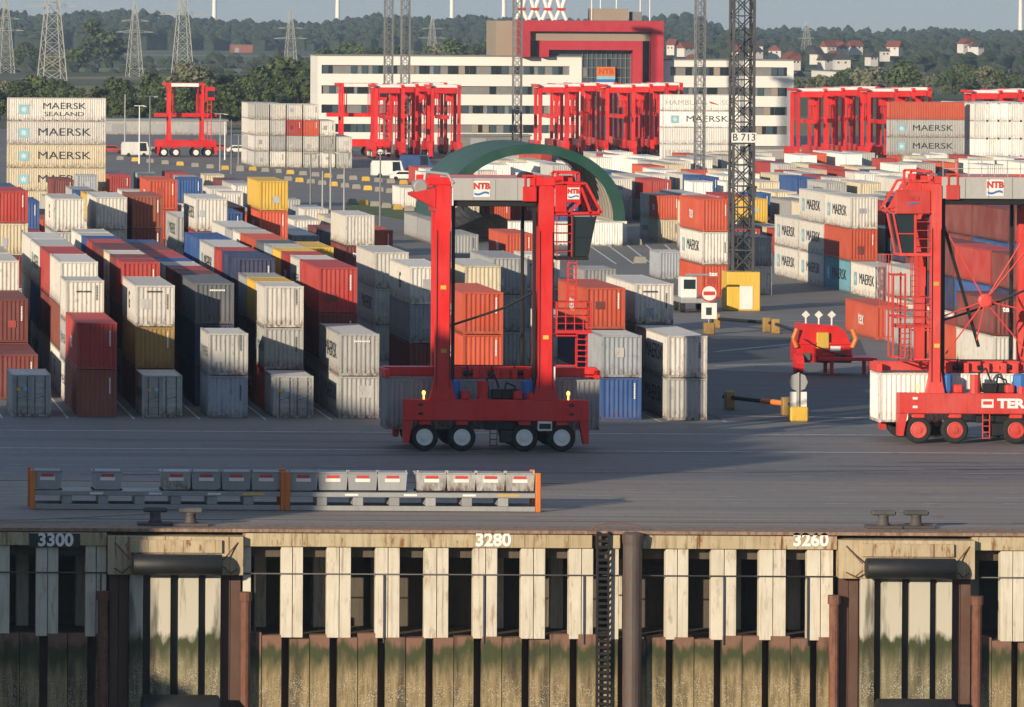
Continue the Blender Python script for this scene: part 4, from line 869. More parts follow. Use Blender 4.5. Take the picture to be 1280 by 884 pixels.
# ------------------------------------------------------------ gear racks on the apron
M['box'] = paint('gear_box_grey', (0.30,0.31,0.32), rust=0.05, rough=0.5, grime=0.3)
def rack(px0, px1, py, label, boxes_px, side):
    a, b = gnd(px0, py), gnd(px1, py); Y = (a.y+b.y)/2; s = F/Y; t = empty('gear_rack', ((a.x+b.x)/2, Y, 0.012)); tag(t, label, 'rack', 'gear racks on the apron'); hw = (b.x-a.x)/2
    MB().bbox(-hw,hw,-1.1,-0.85,0.02,0.27,0.02).build('bottom_rail', M['steel'], t); MB().bbox(-hw,hw,0.85,1.1,0.02,0.27,0.02).build('bottom_rail', M['steel'], t)
    MB().bbox(-hw,hw,-1.1,1.1,0.70,0.93,0.02).build('deck', M['steel'], t)
    for i in range(6): x = -hw+hw*2*(0.13+0.148*i); MB().bbox(x-0.25,x+0.25,-1.05,1.05,0.271,0.699,0.02).build('spacer', M['steel'], t)
    for i in range(3): x = -hw+hw*2*(0.25+0.24*i); MB().box(x-0.33,x+0.33,-1.106,-1.1005,0.77,0.87).build('sign_plate', M['white'], t)
    x = hw*0.78; MB().box(x-0.55,x+0.55,-1.106,-1.1005,0.77,0.88).build('sign_plate', M['yel'], t)
    for sg in (-1, 1):
        for y in (-1.05, 1.05): MB().bbox(sg*(hw+0.14)-0.13, sg*(hw+0.14)+0.13, y-0.1, y+0.1, 0.0, 1.95, 0.03).build('end_post', M['ora'], t)
    for i, px in enumerate(boxes_px):
        X = uv(px, py-45)[0]*(Y)/F; g = empty('gear_box', (X, Y-0.2, 0.945)); g.scale = (1.06, 1, 1.2); nm = '%s gear box from the left on the %s rack' % (ORD1[i], side)
        pale = (side == 'right' and i >= 4) or (side == 'left' and i == 2)
        tag(g, ('pale grey ' if pale else 'grey ')+'steel '+nm, 'gear box', 'gear boxes on the racks'); mt = M['g'] if pale else M['box']
        w2 = 0.70; MB().add([(-w2+0.06,-0.6,0.08),(w2-0.06,-0.6,0.08),(w2-0.06,0.6,0.08),(-w2+0.06,0.6,0.08),(-w2,-0.62,0.76),(w2,-0.62,0.76),(w2,0.62,0.76),(-w2,0.62,0.76)],
            [(0,3,2,1),(4,5,6,7),(0,1,5,4),(1,2,6,5),(2,3,7,6),(3,0,4,7)]).build('bin', mt, g)
        MB().bbox(-w2-0.03,w2+0.03,-0.66,0.66,0.761,0.82,0.01).build('lid', mt, g)
        for x in (-w2+0.05, w2-0.05):
            for y in (-0.5, 0.5): MB().box(x-0.06,x+0.06,y-0.06,y+0.06,0,0.079).build('foot', M['black'], g)
            MB().bbox(x-0.04,x+0.04,-0.66,-0.61,0.821,0.92,0.01).build('lug', mt, g)
        MB().box(-0.28,0.3,-0.632,-0.622,0.58,0.69).build('label_plate', M['inkr'], g); MB().box(-0.34,0.36,-0.632,-0.622,0.42,0.56).build('label_plate', M['white'], g)
rack(43, 347, 635.5, 'grey steel gear rack with orange end posts, left one on the apron', (58,133,218.5,256,293.5,330.5), 'left')
rack(361, 664, 637.5, 'grey steel gear rack with orange end posts, right one on the apron', (377,414,451,488,537,574,610.5,647), 'right')

# ------------------------------------------------------------ lattice masts
def mast(px, py, wid, ht, mat, label, base=False, hide=0.0, panels=None, sign=None):
    p = gnd(px, py); t = empty('lattice_mast', (p.x, p.y, 0.012)); tag(t, label, 'mast', 'lattice light masts'); h2 = wid/2; z0 = 3.3 if base else 0.0
    if base:
        MB().bbox(-1.4,1.4,-1.4,1.4,0,3.3,0.06).build('foundation', M['yel'], t); MB().bbox(-0.35,0.75,-1.44,-1.39,0.15,2.1,0.01).build('door', M['white'], t)
        MB().box(-0.75,-0.4,-1.42,-1.401,1.75,2.1).build('plate', M['yel'], t)
    for x in (-h2, h2):
        for y in (-h2, h2): MB().bbox(x-wid*0.065,x+wid*0.065,y-wid*0.065,y+wid*0.065,z0,ht,0.01).build('corner_post', mat, t)
    mb = MB(); z = z0; st = wid*1.05; k = 0; rz = MB()
    while z < ht-0.2:
        z1 = min(z+st, ht)
        for (ax, ay), (bx, by) in (((-h2,-h2),(h2,-h2)),((-h2,h2),(h2,h2)),((-h2,-h2),(-h2,h2)),((h2,-h2),(h2,h2))):
            mb.beam((ax,ay,z),(bx,by,z1),wid*0.05); mb.beam((bx,by,z),(ax,ay,z1),wid*0.05); rz.beam((ax,ay,z1),(bx,by,z1),wid*0.055)
        z = z1; k += 1
    mb.build('diagonal_braces', mat, t); rz.build('ring_braces', mat, t)
    cage(MB(), -h2*0.3, h2*0.3, h2*0.3, h2*0.5, z0, ht, 0.6, wid*0.025).build('ladder', mat, t)
    if sign:
        z = H-uv(px, 172)[1]*p.y/F; MB().bbox(-h2-0.2,h2+0.2,-h2-0.25,-h2-0.18,z-0.42,z+0.42,0.01).build('sign_plate', M['white'], t); lettering(sign, M['ink'], (0,-h2-0.262,z), '-y', 0.86, t, 0.005, 1.0)
    MB().bbox(-h2-1,h2+1,-h2-1,h2+1,ht,ht+0.6,0.05).build('lamp_head', mat, t)
    return t
mast(926, 388, 1.72, 42, M['masd'], 'dark lattice mast with sign B 713 on a yellow base', True, sign='B 713')
mast(874, 248, 1.25, 42, M['mast'], 'grey lattice mast left of the mast B 713')
mast(485, 191, 1.45, 42, M['mast'], 'thin grey lattice mast before the office left wing')
mast(506, 196, 1.45, 42, M['mast'], 'grey lattice mast right beside the thin one before the office')
mast(646, 190, 1.5, 42, M['mast'], 'grey lattice mast rising behind the arched shelter')

# ------------------------------------------------------------ arched shelter on container walls, gravel heaps
M['green'] = paint('shelter_green', (0.006,0.05,0.034), rust=0.0, rough=0.45, grime=0.15, fade=0.05)
M['teal'] = plain('shelter_membrane', (0.035,0.095,0.085), 0.75, var=0.2, scale=0.1)
M['lining'] = plain('shelter_lining', (0.42,0.35,0.25), 0.8, var=0.25, scale=0.4)
pr = gnd(776, 306); Ys = pr.y; sS = F/Ys; xr = at(780, 277, Ys).x; xl = at(552, 277, Ys).x; zb = 2.62; za = at(665, 181, Ys).z; Ls = 24.0
t = empty('arched_shelter', ((xl+xr)/2, Ys, 0)); tag(t, 'green arched shelter roof open at the front behind the moving carrier', 'shelter'); ra = (xr-xl)/2; rh = za-zb; n = 28
arc = [(-ra*math.cos(math.pi*i/n), zb+rh*math.sin(math.pi*i/n)**0.92) for i in range(n+1)]
mb = MB(); mi = MB()
for i in range(n):
    (x0,z0),(x1,z1) = arc[i], arc[i+1]; mb.quad((x0,0,z0),(x1,0,z1),(x1,Ls,z1),(x0,Ls,z0)); k = 0.985; mi.quad((x0*k,0.3,zb+(z0-zb)*k),(x0*k,Ls,zb+(z0-zb)*k),(x1*k,Ls,zb+(z1-zb)*k),(x1*k,0.3,zb+(z1-zb)*k))
mb.build('roof_membrane', M['teal'], t, True); mi.build('lining', M['lining'], t, True)
for j in range(13):
    y = 0.0 if j == 0 else j*Ls/12.0; mb = MB(); th = 1.15 if j == 0 else 0.3
    for i in range(n):
        (x0,z0),(x1,z1) = arc[i], arc[i+1]; k = 1-th/ra; ou = 1.012 if j == 0 else 0.98
        P = lambda x, z, q, yy: (x*q, yy, zb+(z-zb)*q)
        mb.add([P(x0,z0,ou,y-0.12),P(x1,z1,ou,y-0.12),P(x1,z1,k,y-0.12),P(x0,z0,k,y-0.12),P(x0,z0,ou,y+0.2),P(x1,z1,ou,y+0.2),P(x1,z1,k,y+0.2),P(x0,z0,k,y+0.2)],[(0,1,2,3),(7,6,5,4),(0,4,5,1),(3,2,6,7)])
    mb.build('front_arch' if j == 0 else 'rib', M['green'] if j == 0 else M['steel'], t)
for j in range(2):
    real_container(xr-0.9-CW*0.5, Ys+j*12.3, 0, L4, 2.591, 'W', 'white container wall under the right foot of the shelter, %s' % ('front' if j == 0 else 'rear'), 'shelter wall containers'); real_container(xl-CW*0.5, Ys+j*12.3, 0, L4, 2.591, 'k', 'grey container wall under the left foot of the shelter, %s' % ('front' if j == 0 else 'rear'), 'shelter wall containers')
real_container(xr-L4-0.6, Ys-0.5-CW, 0, L4, 2.591, 'W', 'bright white container lying across the shelter mouth', 'shelter wall containers', turn=True, front='')
def heap(px, py, rx, ry, hz, col, label):
    p = gnd(px, py); m = plain('heap_'+label.split()[0], col, 0.95, var=0.5, scale=0.6); mb = MB(); na, nr = 28, 9; rq = random.Random(5); vs = [(0,0,hz)]
    for r in range(1, nr+1):
        for a in range(na):
            f = r/nr; wob = 1+0.12*math.sin(3*a*2*math.pi/na+1)+rq.uniform(-0.05,0.05); vs.append((rx*f*wob*math.cos(2*math.pi*a/na), ry*f*wob*math.sin(2*math.pi*a/na), max(0,hz*(1-f**1.1)+rq.uniform(-0.12,0.12)*(f < 0.95))))
    fs = [(0,1+a,1+(a+1)%na) for a in range(na)]
    for r in range(nr-1):
        for a in range(na): fs.append((1+r*na+a,1+(r+1)*na+a,1+(r+1)*na+(a+1)%na,1+r*na+(a+1)%na))
    tag(mb.add(vs, fs).build('gravel_heap', m, None, False, (p.x, p.y, 0.012)), label, 'heap', 'heaps under the shelter')
heap(615, 297, 6, 7, 2.7, (0.30,0.21,0.13), 'tan heap of sand under the arched shelter'); heap(578, 288, 4.5, 6, 3.0, (0.05,0.048,0.045), 'black heap of gravel under the arched shelter')

# ------------------------------------------------------------ office building
M['offw'] = plain('office_white', (0.76,0.74,0.68), 0.6, var=0.06, scale=0.05)
M['offb'] = plain('office_beige', (0.30,0.25,0.19), 0.7, var=0.1, scale=0.1)
M['offg'] = plain('office_grey_panel', (0.20,0.20,0.19), 0.6)
Yo = 1100.0; so_ = F/Yo
ox = lambda px: uv(px, 100)[0]/so_
oz = lambda py: H-uv(640, py)[1]/so_
off = empty('office_building', (ox(690), Yo, 0)); tag(off, 'long white office building with a big red portal and glass front', 'building')
def op(name, px0, px1, py0, py1, d0, d1, mat, parent=off):
    mb = MB().box(ox(px0), ox(px1), Yo+d0, Yo+d1, oz(py1) if py1 < 400 else 0.0, oz(py0)); o = mb.build(name, M[mat], parent)
    if parent is off: o.matrix_parent_inverse = Matrix.Translation(-Vector(off.location))
    return o
def wing(p0, p1, wins, ztop):
    rows_ = ((82.5,93.5),(108,118.5),(132,142.5),(156,166.5)); prev = ztop
    for r_, (a, b) in enumerate(rows_):
        op('wall', p0, p1, prev, a, 0.0, 14, 'offw'); prev = b
        for (w0, w1) in wins[r_]:
            op('window_band', w0, w1, a, b, 0.4, 13.5, 'offg'); x = w0+1; i = 0
            while x+8 < w1:
                i += 1
                if rr.random() < 0.72:
                    g = op('window', x, x+7.6, a+0.5, b-0.5, 0.22, 0.39, rr.choice(('glassb','glassb','glass','offb')));
                    if rr.random() < 0.5: op('window', x+8.4, x+12.5, a+0.5, b-0.5, 0.25, 0.39, 'glass')
                x += rr.choice((8.6, 13.5, 13.5, 18))
        last = wins[r_][-1][1]
        segs = [p0]+[q for w_ in wins[r_] for q in w_]+[p1]
        for q in range(0, len(segs), 2):
            if segs[q+1]-segs[q] > 0.3: op('wall', segs[q], segs[q+1], a, b, 0.0, 14, 'offw')
    op('wall', p0, p1, prev, 999, 0.0, 14, 'offw')
wing(397, 727, [[(402,712)],[(402,720)],[(402,720)],[(402,720)]], 71)
wing(826, 992, [[(838,984)],[(838,984)],[(838,984)],[(838,984)]], 74)
op('roof_edge', 396, 728, 69.5, 71, -0.2, 14.2, 'offg'); op('roof_edge', 826, 993, 72.5, 74, -0.2, 14.2, 'offg')
# red portal: outer frame, beige reveal, inner frame, glass front with mullions
op('portal_frame', 648, 826, 25.5, 39, -3, 16, 'redp'); op('portal_frame', 648, 660, 39, 71, -3, 16, 'redp'); op('portal_frame', 811, 826, 39, 999, -3, 16, 'redp')
op('reveal', 660, 811, 39, 50.5, -1.5, 15, 'offb'); op('portal_frame', 673, 811-10, 50.5, 62, -2.2, 15, 'redp'); op('portal_frame', 673, 684, 62, 71, -2.2, 15, 'redp'); op('portal_frame', 789, 801, 62, 999, -2.2, 15, 'redp')
op('glass_strip', 801, 811, 50.5, 999, -0.5, 14, 'glass'); op('glass_strip', 660, 673, 50.5, 71, -0.5, 14, 'glass')
op('glass_front', 684, 789, 62, 999, 0.5, 14, 'glassb')
for i in range(11): op('mullion', 728+i*6, 728.6+i*6, 62, 175, 0.2, 0.49, 'offg')
for i in range(7): op('transom', 727, 789, 72+i*12, 72.8+i*12, 0.15, 0.48, 'offg')
for r_ in range(6):
    for c_ in range(10):
        if rr.random() < 0.5: op('pane', 728.8+c_*6, 733.8+c_*6, 73+r_*12, 83.5+r_*12, 0.3, 0.45, rr.choice(('glass','glassb','offg')))
xs, zs = ox(757), oz(93.5)
op('logo_panel', 745.5, 768.5, 83, 94.5, -0.4, -0.2, 'ora'); op('logo_panel', 745.5, 768.5, 94.6, 98.5, -0.4, -0.2, 'star'); op('logo_panel', 745.5, 768.5, 98.6, 104, -0.4, -0.2, 'inkb')
o = lettering('NTB', M['inkr'], Vector((xs, Yo-0.45, oz(89)))-Vector(off.location), '-y', 1.5, off, 0.03)
op('annex', 622, 648, 26, 999, 3, 17, 'offb'); op('roof_hut', 746, 789, 10, 25, 4, 12, 'offb'); op('roof_hut', 795, 806, 14, 25, 4, 9, 'offg')
for x in (745, 756, 776, 806, 818):
    q = MB().cyl((ox(x),Yo+6,oz(25)),(ox(x),Yo+6,oz(-12)),0.12,6).build('antenna', M['white'], off); q.matrix_parent_inverse = Matrix.Translation(-Vector(off.location))
# white tubular framework with red joints above the roof
mb = MB(); mr = MB()
for i in range(4):
    x = 655+i*16.5
    for s in (-1, 1):
        mb.cyl((ox(x+s*1),Yo+4,oz(11)),(ox(x+s*7),Yo+4,oz(24.8)),0.38,8); mb.cyl((ox(x+s*1),Yo+4,oz(11)),(ox(x+s*7),Yo+4,oz(-10)),0.38,8)
    mr.bbox(ox(x)-0.8,ox(x)+0.8,Yo+3.2,Yo+4.8,oz(12.5),oz(9.5),0.1)
for mm, nm, mt in ((mb,'roof_truss','white'),(mr,'truss_joint','inkr')): q = mm.build(nm, M[mt], off); q.matrix_parent_inverse = Matrix.Translation(-Vector(off.location))

# low sheds and white halls
def hall(px0, px1, py0, py1, mat, label, depth=20, roof=None):
    p, q = gnd(px0, py1), gnd(px1, py1); Y = p.y; z = at(px0, py0, Y).z; t = empty('low_hall', ((p.x+q.x)/2, Y, 0)); tag(t, label, 'building', 'low halls'); w2 = (q.x-p.x)/2
    MB().box(-w2,w2,0,depth,0,z-0.3).build('wall', M[mat], t); MB().box(-w2-0.3,w2+0.3,-0.3,depth+0.3,z-0.29,z).build('roof', M[roof or 'offg'], t)
    for i in range(int(w2*2/8)): MB().box(-w2+2+i*8,-w2+5+i*8,-0.05,-0.001,0.3,min(3.5,z*0.7)).build('gate', M['steel'], t)
hall(128, 280, 149, 168, 'g', 'long low pale grey shed behind the lone parked carrier', 15, 'steel'); hall(640, 680, 183, 200, 'offg', 'small grey hall right of the shelter top', 12)
hall(945, 1040, 184, 199, 'g', 'flat pale hall before the right parked carriers', 10); hall(1048, 1120, 89, 100, 'offw', 'distant white hall among the trees on the right', 60)
hall(575, 660, 168, 184, 'offg', 'grey annex hall in front of the office', 6)

# ------------------------------------------------------------ road signs, barriers, trailer, poles
def sign_post(px, py, h, label, kind):
    p = gnd(px, py); t = empty('road_sign', (p.x, p.y, 0.012)); tag(t, label, 'sign', 'road signs')
    MB().bbox(-0.55,0.55,-0.4,0.4,0,0.9,0.08).build('base', M['yel'], t) if kind else MB().bbox(-0.4,0.4,-0.4,0.4,0,0.9,0.06).build('base', M['t'], t)
    MB().cyl((0,0,0.9),(0,0,h),0.06,8).build('post', M['steel'], t)
    if not kind:
        MB().lathe((0,-0.08,h-0.7),(0,-1,0),[(0,0.68),(0.03,0.68)],20).build('disc', M['inkr'], t); MB().lathe((0,-0.115,h-0.7),(0,-1,0),[(0,0.56),(0.006,0.56)],20).build('disc_face', M['white'], t); MB().box(-0.45,0.45,-0.13,-0.122,h-0.85,h-0.55).build('disc_bar', M['inkr'], t)
        MB().box(-0.6,0.6,-0.1,-0.07,h-2.7,h-1.45).build('board', M['white'], t); MB().box(-0.25,0.2,-0.108,-0.101,h-2.4,h-1.8).build('pictogram', M['ink'], t)
    else:
        MB().lathe((0,0.07,h-0.6),(0,1,0),[(0,0.58),(0.03,0.58)],8).build('disc', M['steel'], t); MB().box(-0.52,0.52,0.07,0.1,h-2.35,h-1.2).build('board', M['white'], t); MB().box(-0.12,0.12,0.03,0.068,h-2.5,h-0.1).build('strap', M['steel'], t)
sign_post(886, 418, 3.9, 'round red and white prohibition sign with a white board below', 0); sign_post(998, 527, 3.0, 'back of an octagonal sign with white board on yellow base', 1)
def rail(a, b, label):
    p, q = gnd(*a), gnd(*b); t = empty('low_barrier', (p.x, p.y, 0.012)); tag(t, label, 'barrier', 'low barriers on the cross road'); d = q-p
    MB().cyl((0,0,0.75),(d.x,d.y,0.75),0.14,8).build('rail', M['black'], t)
    for f in (0.08, 0.9): MB().bbox(d.x*f-0.3,d.x*f+0.3,d.y*f-0.35,d.y*f+0.35,0,1.15,0.06).build('block', M['t'], t)
    if a[0] == 905: MB().cyl((d.x*0.55,d.y*0.55,0.75),(d.x*0.85,d.y*0.85,0.75),0.17,8).build('sleeve', M['ora'], t)
rail((889,410),(966,416), 'black rail barrier on ochre blocks beside the round sign'); rail((966,416),(1012,432), 'short black rail barrier on ochre blocks left of the trailer'); rail((905,511),(992,521), 'black rail barrier with orange sleeve in front of the octagonal sign')
p = gnd(1042, 470); t = empty('gooseneck_trailer', (p.x, p.y, 0.012)); tag(t, 'red terminal trailer goosenecks stacked on a red stand', 'trailer'); t.scale = (1, 1, 0.86)
MB().bbox(-2.3,1.5,1.2,3.8,0.95,2.6,0.06).prism([(-2.2,2.6),(1.4,2.6),(1.1,3.4),(0.6,3.9),(-2.0,4.1)][::-1],1.4,3.6).build('gooseneck', M['redc'], t)
MB().bbox(-0.9,3.1,0.4,3.2,1.15,1.45,0.04).build('stand_deck', M['redc'], t)
for x, y in ((0.0,0.7),(2.7,0.7),(0.0,3.0),(2.7,3.0)): MB().bbox(x-0.12,x+0.12,y-0.12,y+0.12,0,1.16,0.02).build('stand_leg', M['redc'], t)
for x in (-2.35, 1.5): MB().tube([(x,1.1,2.2),(x-0.25 if x < 0 else x+0.25,1.1,2.9),(x,1.1,3.7)],0.16,8).build('hook', M['ora'], t)
MB().bbox(-0.95,-0.1,1.1,1.39,2.1,3.4,0.05).build('wedge', M['yel'], t); MB().lathe((-2.3,1.3,0.9),(1,0,0),[(-0.2,0.5),(-0.15,0.85),(0.35,0.85),(0.4,0.5)],16).build('wheel', M['redc'], t)
for x in (-1.5,-0.6,0.3): MB().bbox(x-0.05,x+0.05,2.3,2.4,3.7,4.5,0.01).add([(x-0.3,2.35,4.75),(x,2.3,5.1),(x+0.3,2.35,4.75),(x,2.4,4.45)],[(0,1,2,3),(3,2,1,0)]).build('marker_lamp', M['white'], t)
MB().box(0.0,0.7,1.18,1.195,1.9,2.3).build('sign_plate', M['white'], t)
for x in (-1.7, 0.7): MB().bbox(x-0.3,x+0.3,1.0,1.199,1.15,1.75,0.03).build('bracket', M['masd'], t)
for z in (1.5, 2.45): MB().bbox(-2.35,1.55,1.12,1.199,z,z+0.12,0.02).build('rib', M['redc'], t)
MB().tube([(-1.9,1.1,2.9),(-1.2,0.95,2.4),(-0.4,1.0,2.0),(0.5,0.95,1.6),(1.4,1.0,1.5)],0.04,5).build('hose', M['black'], t)
# terminal tractor by the mast
p = gnd(868, 391); t = empty('terminal_tractor', (p.x, p.y, 0.012)); tag(t, 'pale terminal tractor parked left of the yellow mast base', 'tractor')
MB().bbox(-1.2,1.2,-0.6,5,0.8,1.2,0.05).build('chassis', M['k'], t); MB().bbox(-1.2,0.2,-0.5,1.2,1.2,3.0,0.12).build('cab', M['W'], t); MB().box(-1.0,0.0,-0.515,-0.5,2.0,2.8).build('windscreen', M['glass'], t)
for x in (-0.95, 0.95):
    for y in (0.3, 3.6): MB().lathe((x-0.18,y,0.5),(1,0,0),[(0,0.3),(0.02,0.5),(0.34,0.5),(0.36,0.3)],14).build('wheel', M['rubber'], t)
MB().cyl((-0.9,-0.7,3.2),(1.1,-0.7,3.2),0.1,8).build('lamp_bar', M['steel'], t)
# rows of low yellow and concrete blocks along the inner roads
M['conc'] = plain('kerb_concrete', (0.30,0.28,0.24), 0.9)
def block_row(a, b, n, words):
    mesh = {}
    for i in range(n):
        f = i/(n-1) if n > 1 else 0; p = gnd(a[0]+(b[0]-a[0])*f, a[1]+(b[1]-a[1])*f); yel = i % 3 == 1
        if yel not in mesh: m_ = MB().prism([(-0.6,0),(0.6,0),(0.52,0.55),(0.42,0.65),(-0.42,0.65),(-0.52,0.55)][::-1],-0.5,0.5).mesh('barrier_block'); m_.materials.append(M['yel'] if yel else M['conc']); mesh[yel] = m_
        o = obj('barrier_block', mesh[yel], None, (p.x, p.y, 0.012)); tag(o, '%s road block, %s from the left %s' % ('yellow' if yel else 'concrete', ORD1[i], words), 'road block', 'road blocks along inner roads')
block_row((440,254),(540,268),8,'along the grass strip'); block_row((360,226),(545,248),14,'along the upper inner road'); block_row((300,212),(520,232),15,'along the far inner road')
block_row((800,329),(870,321),2,'before the shelter bays'); block_row((795,306),(808,306),1,'under the shelter side'); block_row((150,200),(300,214),9,'behind the left yard'); block_row((660,300),(700,302),3,'at the shelter mouth')
struct(patch('grass_strip', [(430,262),(550,283),(560,270),(440,250)], 0.014, plain('grass_green', (0.07,0.11,0.03), 0.95, var=0.4, scale=0.5)))
# light poles
def pole(px, py, top, label, mat='steel', arm=True):
    p = gnd(px, py); z = at(px, top, p.y).z; t = empty('light_pole', (p.x, p.y, 0.012)); tag(t, label, 'light pole', 'light poles in the yard')
    MB().cyl((0,0,0),(0,0,z),0.14,8,0.08).build('pole', M[mat], t)
    if arm: MB().bbox(-0.9,0.9,-0.12,0.12,z-0.12,z,0.03).build('arm', M[mat], t); MB().bbox(0.6,1.2,-0.2,0.2,z-0.2,z-0.121,0.02).build('lamp', M['white'], t)
for i, (px, py, top, m_, ar) in enumerate(((156,190,118,'steel',False),(187,222,120,'mast',True),(174,205,132,'white',True),(289,218,150,'mast',False),(298,206,168,'mast',True),(275,214,142,'steel',True),(413,262,190,'steel',True),(430,268,205,'steel',False),(475,284,190,'mast',True),(403,270,214,'steel',False),(388,266,192,'mast',True),(281,200,152,'white',False))):
    pole(px, py, top, '%s light pole from the left among the inner roads' % ORD1[i], m_, ar)
# parked vans and cars on the inner roads
def car(px, py, col, label, van=False):
    p = gnd(px, py); t = empty('parked_van' if van else 'parked_car', (p.x, p.y, 0.012)); tag(t, label, 'van' if van else 'car', 'vehicles on the inner roads'); h1 = 2.6 if van else 1.5
    prof = [(-2.6,0.35),(2.6,0.35),(2.6,1.0),(2.3,1.2),(1.9,h1),(-2.4,h1),(-2.6,h1*0.8)] if van else [(-2.1,0.35),(2.1,0.35),(2.1,0.8),(1.2,0.95),(0.6,h1),(-1.1,h1),(-1.7,0.95),(-2.1,0.9)]
    MB().prism(prof[::-1],-0.9,0.9).build('body', M[col], t); MB().prism([(0.7,1.0),(1.1 if not van else 1.9,1.0),(0.5 if not van else 1.7,h1-0.15),(-1.0 if not van else 0.6,h1-0.15),(-1.4 if not van else 0.6,1.0)],-0.92,0.92).build('side_glass', M['glass'], t)
    for x in (-1.35, 1.35): MB().lathe((x,-0.93,0.34),(0,1,0),[(0,0.2),(0.02,0.34),(1.84,0.34),(1.86,0.2)],12).build('wheel', M['rubber'], t)
for i, a in enumerate(((485,222,'W','white box van beside the left parked carriers',True),(505,226,'W','white car left of the shelter roof',False),(170,196,'W','white van behind the left yard',True),(140,192,'r','red car behind the left yard',False),(182,190,'k','grey car behind the left yard',False),(275,190,'r','red car right of the lone parked carrier',False),(298,192,'W','white car right of the lone parked carrier',False),(520,214,'b','blue van left of the shelter roof',True))): car(*a)
# ------------------------------------------------------------ trees, far woods, hills, pylons
def leaf_mat(name, a, b):
    m, t, bs, N, L = nodes(name); v, rn_ = coords(t, True); n1 = noise(t, v, 0.35, 3); L(mixc(t, ramp(t, n1, 0.35, 0.65), a, b), bs.inputs['Base Color']); bs.inputs['Roughness'].default_value = 0.8; return m
M['leafd'] = leaf_mat('leaves_dark', (0.026,0.044,0.013), (0.07,0.095,0.026)); M['leafp'] = leaf_mat('leaves_silver', (0.10,0.11,0.055), (0.19,0.19,0.11)); M['leafg'] = leaf_mat('leaves_green', (0.045,0.075,0.018), (0.10,0.125,0.035))
M['bark'] = plain('bark', (0.06,0.045,0.03), 0.95)
def crown_mesh(seed, h, w, n, sz):
    r = random.Random(seed); mb = MB(); cl = []
    for i in range(16):
        a = r.uniform(0, 6.28); zz = r.uniform(0.15, 0.95); rad = w*0.5*math.sin(math.pi*min(0.97, zz*0.8+0.16))*r.uniform(0.35, 1.0); cl.append((rad*math.cos(a), rad*math.sin(a), zz*h, w*r.uniform(0.13, 0.24)))
    for i in range(n):
        c = r.choice(cl); d = Vector((r.gauss(0,1), r.gauss(0,1), r.gauss(0,1))).normalized()*c[3]*r.uniform(0.6, 1.08); p = Vector(c[:3])+d; p.z = max(p.z, h*0.06)
        nrm = (d.normalized()*0.7+Vector((r.gauss(0,1), r.gauss(0,1), r.gauss(0,1)))*0.5).normalized(); u = nrm.orthogonal().normalized(); v2 = nrm.cross(u); ang = r.uniform(0, 6.28); u, v2 = u*math.cos(ang)+v2*math.sin(ang), v2*math.cos(ang)-u*math.sin(ang); s = sz*r.uniform(0.6, 1.3)
        mb.add([p-u*s, p-v2*s*0.6, p+u*s, p+v2*s*0.6], [(0,1,2,3)])
    return mb.mesh('crown')
crowns = {}
for k, (hh, ww) in enumerate(((11,10),(9,12),(13,9),(8,9))):
    for mk in ('leafd','leafp','leafg'):
        if (k, 'b') not in crowns: crowns[k, 'b'] = crown_mesh(k+1, hh, ww, 1500, 0.6)
        m_ = crowns[k, 'b'].copy(); m_.materials.append(M[mk]); crowns[k, mk] = m_
trunk = MB().cyl((0,0,0),(0.1,0,4.5),0.32,8,0.2)
for a in range(5): trunk.cyl((0.1,0,3.0+a*0.3),(1.8*math.cos(a*1.3),1.8*math.sin(a*1.3),6.3+a*0.3),0.13,6,0.05)
trunk = trunk.mesh('trunk'); trunk.materials.append(M['bark'])
TW = {'leafd': 'dark green', 'leafp': 'silvery green', 'leafg': 'mid green'}
def tree(px, py, top, k, mk, label, group):
    p = gnd(px, py); z = at(px, top, p.y).z; t = empty('broadleaf_tree', (p.x, p.y, 0), rt.uniform(0, 6.28)); tag(t, label, 'tree', group)
    hh = (11,9,13,8)[k]; s = max(0.3, z/(hh+1.6)); c = obj('crown', crowns[k, mk], t, (0,0,1.6*s)); sw = s*rt.uniform(0.9, 1.25); c.scale = (sw, sw, s); q = obj('trunk', trunk, t); q.scale = (s, s, s)
rt = random.Random(21); i = 0
for ln, (py, tops, mks) in enumerate(((160,(128,108),('leafd','leafd','leafg')),(150,(116,92),('leafd','leafg','leafd')),(142,(100,84),('leafd','leafg','leafp')))):
    px = -8+ln*6; j = 0
    while px < 402:
        f = max(0, (px-150)/260.0); j += 1
        top = tops[0]+(tops[1]-tops[0])*min(1, f*1.1)+rt.uniform(-8, 8)
        if ln == 2 and 60 < px < 200 and rt.random() < 0.6: px += 24; continue
        mk = rt.choice(mks); tree(px, py+rt.uniform(-3, 3), top, rt.randrange(4), mk, '%s tree, %s from the left in the %s line behind the left yard' % (TW[mk], ORD1[j-1], ('front','middle','rear')[ln]), 'trees left of the office'); px += rt.uniform(17, 27)
for j, (px, py, top, k, mk) in enumerate(((118,84,26,2,'leafd'),(130,84,38,3,'leafd'),(30,86,56,1,'leafd'),(90,90,60,3,'leafg'),(68,95,70,1,'leafp'),(232,100,76,3,'leafp'))):
    tree(px, py, top, k, mk, '%s solitary tree, %s from the left in the fields' % (TW[mk], ORD1[(2,4,0,1,3,5)[j]] if False else ORD1[sorted((118,130,30,90,68,232)).index(px)]), 'trees in the fields')
j = 0
for px in range(996, 1290, 17):
    j += 1; mk = rt.choice(('leafd','leafp','leafg','leafp')); tree(px+rt.uniform(-5,5), 122+rt.uniform(-4,4), rt.uniform(76,100), rt.randrange(4), mk, '%s tree, %s from the left behind the right parked carriers' % (TW[mk], ORD1[j-1]), 'trees right of the office')
j = 0
